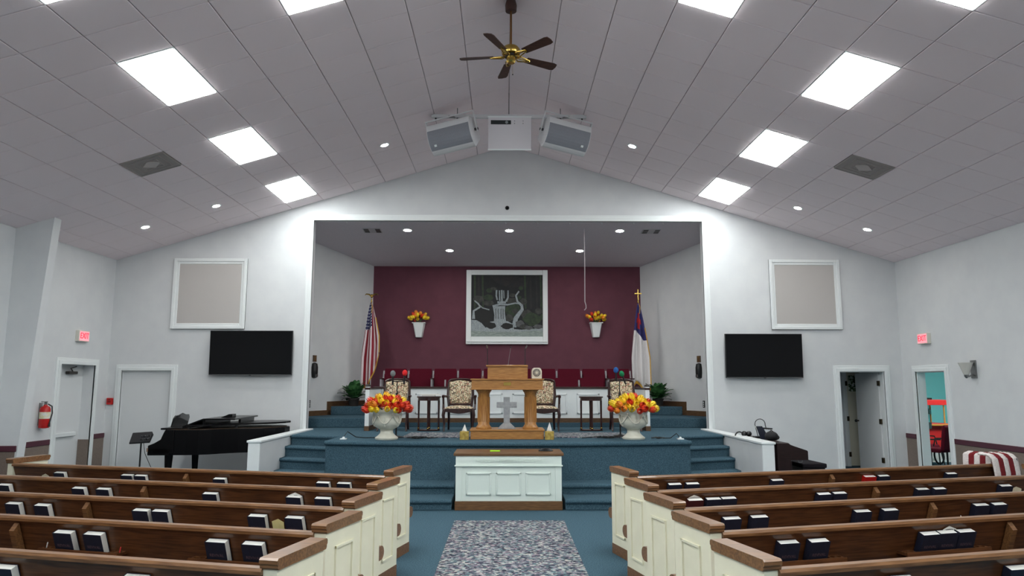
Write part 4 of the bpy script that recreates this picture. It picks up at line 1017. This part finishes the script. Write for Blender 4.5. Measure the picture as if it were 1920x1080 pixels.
# ------------------------------------------------------------------ front wall fittings
for x0, x1, z0, z1, sd_ in ((-6.627,-5.179,2.796,4.199,'piano'),(5.234,6.646,2.807,4.212,'organ')):
    o = thing('framed_panel', 'white framed grey cloth panel above the television, %s side' % sd_, 'wall panel', (0,D,0), group='framed cloth panels')
    MB().box(x0+.1,x1-.1,-.02,.0,z0+.1,z1-.1).build('cloth', M_CLOTH, o)
    for w_, p_ in ((.11,.03),(.06,.05)):
        for a0, a1, b0, b1 in ((x0,x0+w_,z0,z1),(x1-w_,x1,z0,z1),(x0+w_,x1-w_,z0,z0+w_),(x0+w_,x1-w_,z1-w_,z1)):
            MB().box(a0,a1,-p_,0,b0,b1).build('frame_rail', W_TRIM, o, bevel=.006)
for x0, x1, z0, z1, sd_ in ((-5.79,-4.19,1.893,2.757,'piano'),(4.262,5.775,1.852,2.712,'organ')):
    cx = (x0+x1)/2; hw = (x1-x0)/2
    o = thing('television', 'large flat black television on the front wall, %s side' % sd_, 'television', (cx, D-.09, z0), rot=(.03,0,0), group='wall televisions')
    MB().box(-hw,hw,-.03,.02,0,z1-z0).build('case', M_BLACK, o, bevel=.005)
    MB().box(-hw+.012,hw-.012,-.033,-.028,.022,z1-z0-.012).build('screen', M_SCREEN, o)
    MB().box(-hw+.005,hw-.005,-.034,-.028,.004,.012).build('lower_bezel', M_METAL, o)
    MB().box(-.02,.02,-.036,-.03,-.008,.006).build('sensor', M_BLACK, o)
    MB().box(-.2,.2,.02,.085,.25,.6).build('wall_mount', M_BLACK, o)
p = at(951, 390, D)
o = thing('wall_camera', 'small black dome camera above the stage opening', 'camera', (p.x, D, p.z))
MB().tube([(0,-.012,0),(0,.005,0)], .042, 16).build('plate', M_BLACK, o); MB().ball((0,-.012,0), (.03,.025,.03)).build('dome', M_SCREEN, o, smooth=True)
# curtain hooks along the opening head
for k, px in enumerate((650,710,829,889,948,1008,1068,1128,1188,1243)):
    p = at(px, 416, D+.1); tag(MB().tube([(p.x,D+.1,OZ+.005),(p.x,D+.1,OZ-.02),(p.x+.008,D+.09,OZ-.035),(p.x+.016,D+.1,OZ-.025)], .004, 5).build('curtain_hook', W_TRIM), 'small white curtain hook under the head of the stage opening', 'hook', 'curtain hooks')
# exit signs
ex = text_mesh('EXIT', .13, mat('exit letters', (220,20,40), .5, emit=(230,20,50), es=1.2), .002)
for s in (-1, 1):
    y, z = (13.07, 2.585) if s < 0 else (13.2, 2.575)
    o = thing('exit_sign', 'lit red EXIT sign on the %s-side wall above a doorway' % side_word(s), 'exit sign', (s*XW, y, z), rot=(0,0,s*-math.pi/2), group='exit signs')
    MB().box(-.16,.16,-.07,0,-.1,.1).build('housing', mat('sign housing', (226,222,210), .5), o, bevel=.006)
    MB().box(-.145,.145,-.074,-.068,-.085,.085).build('face', mat('sign face', (250,190,196), .5, emit=(255,150,165), es=.55), o)
    letters(ex, o, (0,-.0765,0), (math.pi/2,0,0), (1,1.15,1))
# fire alarm, extinguisher, sconce
o = thing('fire_alarm_pull', 'red fire alarm box on the front wall by the corner', 'fire alarm', (-7.70, D, 1.39))
MB().box(-.055,.055,-.05,0,-.065,.065).build('box', M_RED, o, bevel=.008); MB().box(-.03,.03,-.058,-.048,-.02,.02).build('handle', mat('dull red', (140,16,18), .5), o, bevel=.003); MB().ball((0,-.05,.04), .012).build('lamp', mat('dark lens', (60,10,10), .3), o)
o = thing('fire_extinguisher', 'red fire extinguisher hung on the wall past the pilaster', 'fire extinguisher', (-XW+.09, 12.1, .99))
MB().lathe([(.03,0),(.075,.01),(.08,.03),(.08,.31),(.065,.35),(.03,.37),(.025,.39)], 20).build('cylinder', M_RED, o, smooth=True)
MB().lathe([(.081,.16),(.081,.27)], 20, cap=False).build('label_band', mat('label yellow', (224,214,150), .6, (236,236,230), 14), o, smooth=True)
MB().tube([(0,0,.38),(0,0,.43)], .022, 8).build('valve', M_METAL, o); MB().box(-.015,.015,-.10,.03,.43,.445).box(-.015,.015,-.09,.03,.405,.415).build('lever', M_METAL, o)
MB().tube([(.02,.03,.40),(.07,.06,.36),(.09,.05,.25),(.09,.0,.10)], .011, 8).build('hose', M_BLACK, o, smooth=True); MB().tube([(.09,.0,.1),(.09,-.01,.03)], [.012,.02], 8).build('nozzle', M_BLACK, o)
MB().box(-.095,-.07,-.03,.03,.05,.42).build('wall_bracket', M_METAL, o)
o = thing('wall_sconce', 'unlit grey wall sconce with tapered glass shade on organ-side wall', 'wall lamp', (XW, 11.9, 1.98))
MB().box(-.02,0,-.07,.07,-.15,.15).build('back_plate', M_METAL, o, bevel=.006)
MB().lathe([(.03,-.1),(.05,-.06),(.08,.03),(.115,.11),(.108,.11),(.07,.03),(.04,-.05)], 20, (-.14,0,0)).build('shade', mat('frosted glass', (214,212,204), .4), o, smooth=True)
MB().tube([(-.02,0,-.09),(-.10,0,-.12),(-.14,0,-.1)], .014, 8).build('arm', M_METAL, o, smooth=True); MB().lathe([(.012,-.15),(.035,-.12),(.035,-.09)], 14, (-.14,0,0)).build('cup', M_METAL, o, smooth=True)

# ------------------------------------------------------------------ grand piano
o = thing('grand_piano', 'black grand piano with music desk and half-folded lid by the front wall', 'piano', (-6.06, 12.95, 0), math.radians(3))
def outline(k=0):
    pts = [(.30,-.72),(.62,-.72),(.8,-.69),(.98,-.6),(1.15,-.46),(1.35,-.33),(1.55,-.26),(1.75,-.20),(1.92,-.10),(2.04,.08),(2.08,.28),(2.02,.5),(1.86,.66),(1.65,.72),(.30,.72)]
    cx, cy = 1.1, .1; return [(cx+(x-cx)*(1+k), cy+(y-cy)*(1+k)) for x, y in pts]
MB().prism(outline(), .54, .955).build('case', M_GLOSSB, o, bevel=.01)
MB().prism(outline(-.05), .955, .965).build('soundboard', mat('sound board', (70,50,30), .4), o)
MB().box(0,.36,-.74,.74,.54,.66).build('keybed', M_GLOSSB, o, bevel=.01)
for s in (-1, 1):
    MB().prism([(.0,.56),(.0,.70),(.10,.74),(.20,.80),(.24,.90),(.27,.96),(.42,.96),(.42,.56)], s*.69-.05, s*.69+.05, 'y').build('arm_cheek', M_GLOSSB, o, bevel=.012)
kb = MB()
kn = 52
for k in range(kn):
    y0 = -.62+k*1.24/kn; kb.box(.05,.20,y0+.001,y0+1.24/kn-.001,.66,.68)
KEYS = kb.build('white_keys', mat('ivory key', (232,230,222), .3), o); KEYS['kind'] = 'stuff'
bk_ = MB()
for k in range(kn-1):
    if k % 7 in (0,1,3,4,5): y0 = -.62+(k+1)*1.24/kn; bk_.box(.10,.20,y0-.006,y0+.006,.68,.692)
b2 = bk_.build('black_keys', M_BLACK, o); b2['kind'] = 'stuff'
MB().box(.20,.24,-.64,.64,.66,.78).build('fallboard', M_GLOSSB, o)
MB().box(.16,.50,-.66,.66,.955,.985).build('music_shelf', M_GLOSSB, o, bevel=.006)
desk = [(-.36,0),(.36,0),(.36,.15),(.30,.20),(.16,.205),(0,.235),(-.16,.205),(-.30,.20),(-.36,.15)]
MB().prism(desk, 0, .02, 'x').build('music_desk', mat('music desk gloss', (12,12,14), .14, coat=.5), o, bevel=.006, loc=(.20,0,.985), rot=(0,.22,0))
# lid: raised main lid and folded front flap
MB().prism(outline(.012)[1:-1]+[(.62,.72)], 0, .03).build('lid', M_GLOSSB, o, bevel=.006, loc=(0,0,1.0), rot=(.0,-.012,0))
MB().prism([(.52,.985),(.86,1.115),(.86,1.14),(.52,1.01)], -.66, .70, 'y').build('front_flap', M_GLOSSB, o, bevel=.004)
MB().prism([(.52,.995),(.86,1.125),(.86,1.142),(.52,1.012)], -.675, -.66, 'y').build('flap_edge', M_GLOSSB, o)
MB().box(.85,1.38,-.66,.70,1.115,1.14).build('flap_panel', M_GLOSSB, o, bevel=.004)
MB().prism([(1.02,1.14),(1.22,1.14),(1.22,1.20),(1.16,1.20)], -.3, -.1, 'y').build('lid_block', M_GLOSSB, o)
MB().box(.84,.88,-.64,.68,1.02,1.12).build('flap_prop', M_GLOSSB, o); MB().box(1.30,1.34,-.2,.6,1.02,1.12).build('flap_prop', M_GLOSSB, o)
for x, y in ((.62,-.62),(1.3,-.30)): MB().box(x-.02,x+.02,y-.02,y+.02,.95,1.01).build('lid_stop', M_BLACK, o)
for x, y in ((.30,-.60),(.30,.60),(1.75,.22)):
    MB().tube([(x,y,.62),(x,y,.52),(x,y,.2),(x,y,.07)], [.075,.07,.05,.045], 8).build('leg', M_GLOSSB, o); MB().tube([(x,y-.02,.03),(x,y+.02,.03)], .03, 10).build('caster', M_BRASS, o)
ly = MB().box(.50,.56,-.10,.10,.10,.16).tube([(.53,-.06,.14),(.53,-.09,.62)], .02, 6).tube([(.53,.06,.14),(.53,.09,.62)], .02, 6).build('pedal_lyre', M_GLOSSB, o)
for k in (-1,0,1): MB().tube([(.50,k*.05,.09),(.38,k*.05,.06)], .012, 6).build('pedal', M_BRASS, o)
MB().box(-.012,.01,-.745,-.60,.60,.66).build('name_block', mat('key block', (150,120,100), .4), o)
# monitor mixer on stand
o = thing('mixer_stand', 'black stand holding a personal mixer left of the piano keyboard', 'stand', (-6.30, 12.55, 0))
MB().tube([(0,0,.03),(0,0,.78)], .014, 8).build('pole', M_BLACK, o, smooth=True)
for k in range(3):
    a = k*2.094+.4; MB().tube([(0,0,.16),(.22*math.cos(a),.22*math.sin(a),.012)], .011, 6).build('leg', M_BLACK, o)
o = thing('personal_mixer', 'small black mixer box with knobs on top of the stand', 'mixer', (-6.30, 12.55, .77), rot=(.62,-.06,.12))
MB().add([(-.17,-.1,0),(.17,-.1,0),(.17,.12,0),(-.17,.12,0),(-.16,-.1,.035),(.16,-.1,.035),(.16,.12,.075),(-.16,.12,.075)], [(0,3,2,1),(4,5,6,7),(0,1,5,4),(1,2,6,5),(2,3,7,6),(3,0,4,7)]).build('case', mat('mixer black', (30,30,33), .5), o, bevel=.008)
for k in range(10): MB().tube([(.02+.03*(k % 5), -.06+.07*(k//5), .04+.012*(k//5)),(.02+.03*(k % 5), -.06+.07*(k//5), .068+.012*(k//5))], .008, 8).build('knob', M_METAL if k % 3 else M_BLACK, o)
coil([(-6.24,12.5,.76),(-6.2,12.5,.55),(-6.1,12.5,.35),(-5.98,12.5,.15),(-5.9,12.5,.02)], 'thin dark cable hanging down from the personal mixer', r=.005)
o = thing('low_white_unit', 'low white box unit standing on the floor by the closed front door', 'box', (-6.62, 12.5, 0))
MB().box(-.15,.15,-.15,.15,0,.26).build('body', W_TRIM, o, bevel=.006); MB().box(-.16,.16,-.16,.16,.26,.285).build('lid', W_TRIM, o, bevel=.006)

# ------------------------------------------------------------------ organ corner
M_ORG = mat('organ walnut', (40,24,24), .35, (28,16,16), 8, (1,6,6))
o = thing('organ', 'dark wooden organ console beside the right wing wall', 'organ', (3.98, 10.72, 0))
prof = [(0,0),(0,.86),(.17,.86),(.20,.835),(.44,.755),(.45,.74),(.45,.615),(.19,.615),(.19,0)]
for y0 in (0, 1.55): MB().prism(prof, y0, y0+.04, 'y').build('side_panel', M_ORG, o, bevel=.004)
MB().box(0,.03,.04,1.55,0,.86).build('back_panel', M_ORG, o); MB().box(0,.18,.04,1.55,.84,.862).build('top', M_ORG, o, bevel=.003)
MB().box(.03,.44,.04,1.55,.615,.65).build('key_desk', M_ORG, o); MB().box(.22,.40,.10,1.45,.65,.672).build('keyboard', mat('ivory key', (232,230,222), .3), o)
MB().prism([(.17,.85),(.24,.825),(.2,.67),(.15,.67)], .04, 1.55, 'y').build('stop_board', M_BLACK, o)
MB().box(.15,.22,.04,1.55,.10,.60).build('knee_panel', M_ORG, o); MB().box(.19,.24,.1,.16,.14,.20).build('swell_pedal', M_BLACK, o); MB().tube([(.30,.01,.62),(.30,.01,.585),(.36,.01,.585),(.36,.01,.61)], .005, 5).build('hook', M_METAL, o)
for k in range(3): MB().box(.20,.55,.36+.33*k,.40+.33*k,.03,.06).build('foot_pedal', M_ORG, o)
o = thing('organ_bench', 'dark padded organ bench in front of the console', 'bench', (4.62, 10.95, 0), .05)
MB().box(-.19,.19,0,.95,.475,.54).build('seat', mat('bench vinyl', (34,30,34), .8, spec=.1), o, bevel=.015); MB().box(-.17,.17,.03,.92,.40,.475).build('box', M_ORG, o)
for x in (-.15,.15):
    for y in (.06,.89): MB().box(x-.025,x+.025,y-.025,y+.025,0,.42).build('leg', M_ORG, o, bevel=.004)
o = thing('organ_lamp', 'black gooseneck lamp with flat bar head on the organ', 'lamp', (4.06, 11.75, .862))
MB().box(-.07,.07,-.07,.07,0,.03).build('base', M_BLACK, o, bevel=.008)
pts = [(0,0,.02),(-.03,0,.15)]+[(.04-.085*math.cos(math.pi*k/8*1.05), 0, .22+.085*math.sin(math.pi*k/8*1.05)) for k in range(9)]+[(.135,0,.165)]
MB().tube(pts, .006, 8).build('neck', M_BLACK, o, smooth=True); MB().obox((.13,0,.155), (.21,.05,.022), Matrix.Rotation(.08,3,'Y')).build('head', M_BLACK, o, bevel=.006)
for k in range(6): MB().tube([(.05+.03*k,0,.148-.002*k),(.05+.03*k,0,.140-.002*k)], .008, 8).build('led', M_METAL, o)
o = thing('music_folder', 'dark open music folder propped on the organ top', 'folder', (4.08, 11.55, .862), rot=(0,.0,.1))
MB().prism([(-.05,0),(.10,0),(-.02,.2),(-.12,.2)], 0, .012, 'y').build('cover', mat('folder navy', (26,30,44), .5), o); MB().prism([(-.13,.2),(-.03,.2),(-.06,.06)], .014, .018, 'y').build('page', M_PAGE, o)
o = thing('black_bag', 'soft black bag slumped on the organ top', 'bag', (4.13, 11.35, .862))
MB().ball((0,0,.06), (.10,.12,.075), 14, 8).ball((.04,.02,.04), (.09,.1,.05), 12, 6).build('body', mat('bag cloth', (22,22,25), .8, bump=.3, bscale=20), o, smooth=True); MB().tube([(-.05,0,.11),(0,0,.15),(.05,0,.11)], .008, 6).build('handle', M_BLACK, o, smooth=True)
o = thing('headphones', 'black headphones lying on the organ top', 'headphones', (4.06, 12.1, .862))
MB().tube([(-.19+.07*math.cos(math.pi*k/8),0,.005+.07*math.sin(math.pi*k/8)) for k in range(9)], .012, 8).build('band', M_BLACK, o, smooth=True)
for x in (-.11,-.03): MB().ball((x,0,.045), (.05,.045,.045)).build('ear_cup', M_BLACK, o, smooth=True)

# ------------------------------------------------------------------ turquoise room contents
pc = at(1750, 800, 15.6)
o = thing('popcorn_cart', 'red popcorn cart with glass case in the turquoise room', 'cart', (9.1, 15.7, 0))
RD = mat('cart red', (206,44,44), .4)
MB().box(-.32,.32,-.28,.28,.40,.80).build('lower_box', RD, o, bevel=.01); MB().box(-.36,.36,-.3,.3,.80,.90).build('tray', RD, o, bevel=.01); MB().box(-.36,.44,-.36,.3,.86,.89).build('shelf', mat('cart gold', (200,150,70), .4), o)
for x in (-.30,.30):
    for y in (-.25,.25): MB().tube([(x,y,.88),(x,y,1.30)], .016, 6).build('post', mat('cart gold', (200,150,70), .4), o)
MB().prism([(-.34,1.29),(.34,1.29),(.38,1.40),(-.38,1.40)], -.3, .3, 'y').build('canopy', RD, o, bevel=.006)
MB().box(-.3,.3,.25,.256,.9,1.30).build('glass', mat('cart glass', (200,225,225), .05, trans=.9), o)
MB().tube([(.08,0,1.30),(.08,0,1.2)], .02, 8).build('kettle_rod', M_METAL, o); MB().lathe([(.05,1.08),(.08,1.09),(.08,1.19),(.05,1.20)], 18, (.08,0,0)).build('kettle', M_METAL, o, smooth=True)
MB().box(-.1,.15,-.1,.1,1.40,1.44).build('motor', M_BLACK, o)
for x in (-.33,.33):
    MB().lathe([(.16,-.015),(.18,-.015),(.18,.015),(.16,.015)], 20, cap=False).build('wheel', M_BLACK, o, loc=(x,.1,.18), rot=(0,math.pi/2,0)); MB().tube([(x,-.2,.4),(x,-.2,0)], .02, 6).build('leg', M_BLACK, o)
def hall_chair(x, y, rz, label):
    o = thing('padded_chair', label, 'chair', (x,y,0), rz, 'padded chairs in the turquoise room')
    MB().box(-.24,.24,-.25,.22,.42,.50).build('seat', M_BURG, o, bevel=.03); MB().prism([(.20,.46),(.27,.46),(.34,.92),(.29,.96),(.26,.92)], -.23, .23, 'x').build('backrest', M_BURG, o, bevel=.025)
    for sx in (-1,1):
        MB().tube([(sx*.22,-.22,.42),(sx*.22,-.24,0)], .013, 6).build('leg', M_BLACK, o); MB().tube([(sx*.22,.22,.44),(sx*.22,.30,0)], .013, 6).build('leg', M_BLACK, o)
        MB().tube([(sx*.25,-.2,.44),(sx*.26,-.15,.66),(sx*.26,.24,.68)], .014, 6).build('arm_frame', M_BLACK, o, smooth=True)
hall_chair(8.42, 14.2, math.radians(-150), 'burgundy padded chair just inside the turquoise room doorway')
hall_chair(8.62, 15.0, math.radians(40), 'burgundy padded chair beside the red popcorn cart')
o = thing('counter', 'low white counter against the turquoise wall', 'cabinet', (10.0, 16.57, 0))
MB().box(-.5,.9,-.28,.28,0,.78).build('body', W_TRIM, o); MB().box(-.52,.92,-.3,.3,.78,.82).build('top', W_TRIM, o, bevel=.005); MB().box(-.45,.15,-.29,-.28,.06,.72).build('door', W_DOOR, o); MB().box(.2,.85,-.29,-.28,.06,.72).build('door', W_DOOR, o)
for x in (.10,.25): MB().ball((x,-.3,.5), .015).build('knob', M_METAL, o)

# ------------------------------------------------------------------ ceiling fan
o = thing('ceiling_fan', 'brass ceiling fan with five dark walnut blades on a long rod', 'ceiling fan', (.006, 8.46, 0))
zm = 5.83
MB().lathe([(.07,H-.16),(.075,H-.08),(.06,H-.02),(.05,H+.01)], 20).build('canopy', mat('bronze canopy', (70,46,40), .4), o, smooth=True)
MB().tube([(0,0,H-.12),(0,0,zm+.08)], .014, 10).build('rod', mat('antique brass rod', (120,84,50), .35, metal=.7), o, smooth=True)
MB().lathe([(.03,zm+.10),(.09,zm+.085),(.115,zm+.05),(.12,zm+.02),(.11,zm-.01),(.08,zm-.02)], 28).build('motor', M_BRASS, o, smooth=True)
MB().lathe([(.075,zm-.02),(.075,zm-.05)], 24).build('vent_band', M_BLACK, o)
MB().lathe([(.06,zm-.05),(.055,zm-.08),(.06,zm-.10),(.045,zm-.125),(.02,zm-.13)], 20).build('switch_cup', M_BRASS, o, smooth=True)
MB().tube([(.02,0,zm-.125),(.022,.01,zm-.26)], .002, 4).build('pull_chain', M_BRASS, o); MB().ball((.022,.01,zm-.27), .008).build('chain_knob', M_BLACK, o)
for deg in (100,172,244,316,28):
    R = Matrix.Rotation(math.radians(deg), 3, 'Z') @ Matrix.Rotation(math.radians(-13), 3, 'X')
    c = Vector((0,0,zm-.035))
    bl = MB(); out = [(.22,-.05),(.60,-.068),(.645,-.055),(.655,0),(.645,.055),(.60,.068),(.22,.05)]
    n = len(out); bl.add([c+R@Vector((x,y,q)) for q in (-.004,.004) for x, y in out], [tuple(range(n))[::-1], tuple(range(n,2*n))]+[(i,(i+1)%n,n+(i+1)%n,n+i) for i in range(n)])
    b_ = bl.build('blade', M_BLADE, o)
    br = MB()
    for sgn in (-1, 1): br.tube([c+R@Vector(p) for p in ((.07,sgn*.01,-.005),(.12,sgn*.045,-.012),(.17,sgn*.035,-.01),(.26,sgn*.012,-.009))], .009, 6)
    br.tube([c+R@Vector((.08,0,-.006)), c+R@Vector((.27,0,-.009))], .008, 6)
    br.build('blade_iron', M_BRASS, b_, smooth=True)

# ------------------------------------------------------------------ hanging loudspeakers and projector box
YS = 11.4
o = thing('speaker_bar', 'white steel strut spanning the ceiling peak above the loudspeakers', 'mounting bar', (0, YS, 6.15))
MB().box(-1.29,1.29,-.03,.03,-.03,.03).build('strut', M_SPK, o, bevel=.005)
for x in (-1.22,-.86,0,.86,1.22):
    MB().tube([(x,0,-.05),(x,0,zc(x)-6.15+.004)], .007, 6).build('threaded_rod', M_METAL, o); MB().tube([(x,0,-.05),(x,0,-.03)], .016, 6).build('nut', mat('dark bolt', (60,58,60), .5), o)
o = thing('projector_box', 'white equipment box with a dark slot hung between the loudspeakers', 'projector', (.012, YS-.10, 5.835), rot=(.36,0,0))
MB().box(-.355,.355,0,.14,-.28,.26).build('case', M_BOXW, o, bevel=.006); MB().box(-.36,.36,-.006,.0,.245,.265).build('top_lip', W_TRIM, o); MB().box(-.36,.36,-.006,.0,-.285,-.262).build('bottom_lip', W_TRIM, o)
MB().box(-.31,.02,-.008,.01,.135,.20).build('slot', M_BLACK, o); MB().tube([(-.05,-.014,.168),(-.05,-.004,.168)], .024, 14).build('lens', M_METAL, o)
MB().box(-.345,.345,-.004,0,.085,.092).build('panel_seam', M_BOXW, o)
for x in (.08,.22):
    for z in (.15,.19): MB().tube([(x,-.004,z),(x,.004,z)], .007, 8).build('screw', mat('dark bolt', (60,58,60), .5), o)
for x in (-.33,.33): MB().box(x-.015,x+.015,.09,.235,.24,.275).build('hanger', M_SPK, o)
def speaker(s):
    rot = Matrix.Rotation(s*.30, 3, 'Z') @ Matrix.Rotation(s*.14, 3, 'Y') @ Matrix.Rotation(.42, 3, 'X')
    o = thing('loudspeaker', 'white loudspeaker with curved grey grille hung on the %s side of the peak' % side_word(s), 'speaker', (s*.90, YS-.05, 5.80), rot=rot.to_euler(), group='hanging loudspeakers')
    W_ = .37
    front = [(-.10-.20*math.cos(t*1.15), .25*math.sin(t*1.15)/math.sin(1.15)) for t in [-1+2*i/12 for i in range(13)]]   # (y,z)
    prof = front+[(.17,.16),(.17,-.16)]
    MB().prism(prof, -W_, W_, 'x').build('cabinet', M_SPK, o, bevel=.008)
    gp = [(y-.006,z*.94) for y, z in front]+[(y+.01,z*.94) for y, z in front[::-1]]
    MB().prism(gp, -W_+.012, W_-.012, 'x').build('grille', M_GRILL, o)
    MB().box(s*.26-.018,s*.26+.018,-.315,-.29,-.10,-.065).build('badge', W_TRIM, o)
    # yoke
    MB().box(-W_-.05,W_+.05,-.06,-.0,.305,.325).build('yoke_top', M_SPK, o, bevel=.004)
    for q in (-1, 1): MB().box(q*(W_+.045)-.008,q*(W_+.045)+.008,-.06,0,-.02,.325).build('yoke_arm', M_SPK, o, bevel=.003); MB().tube([(q*(W_+.06),-.03,.02),(q*W_,-.03,.02)], .022, 8).build('yoke_bolt', mat('dark bolt', (60,58,60), .5), o)
    tip = rot.transposed() @ Vector((0,.05,.33)); MB().tube([(0,-.03,.315), tip], .02, 8).build('swivel', M_METAL, o)
speaker(-1); speaker(1)
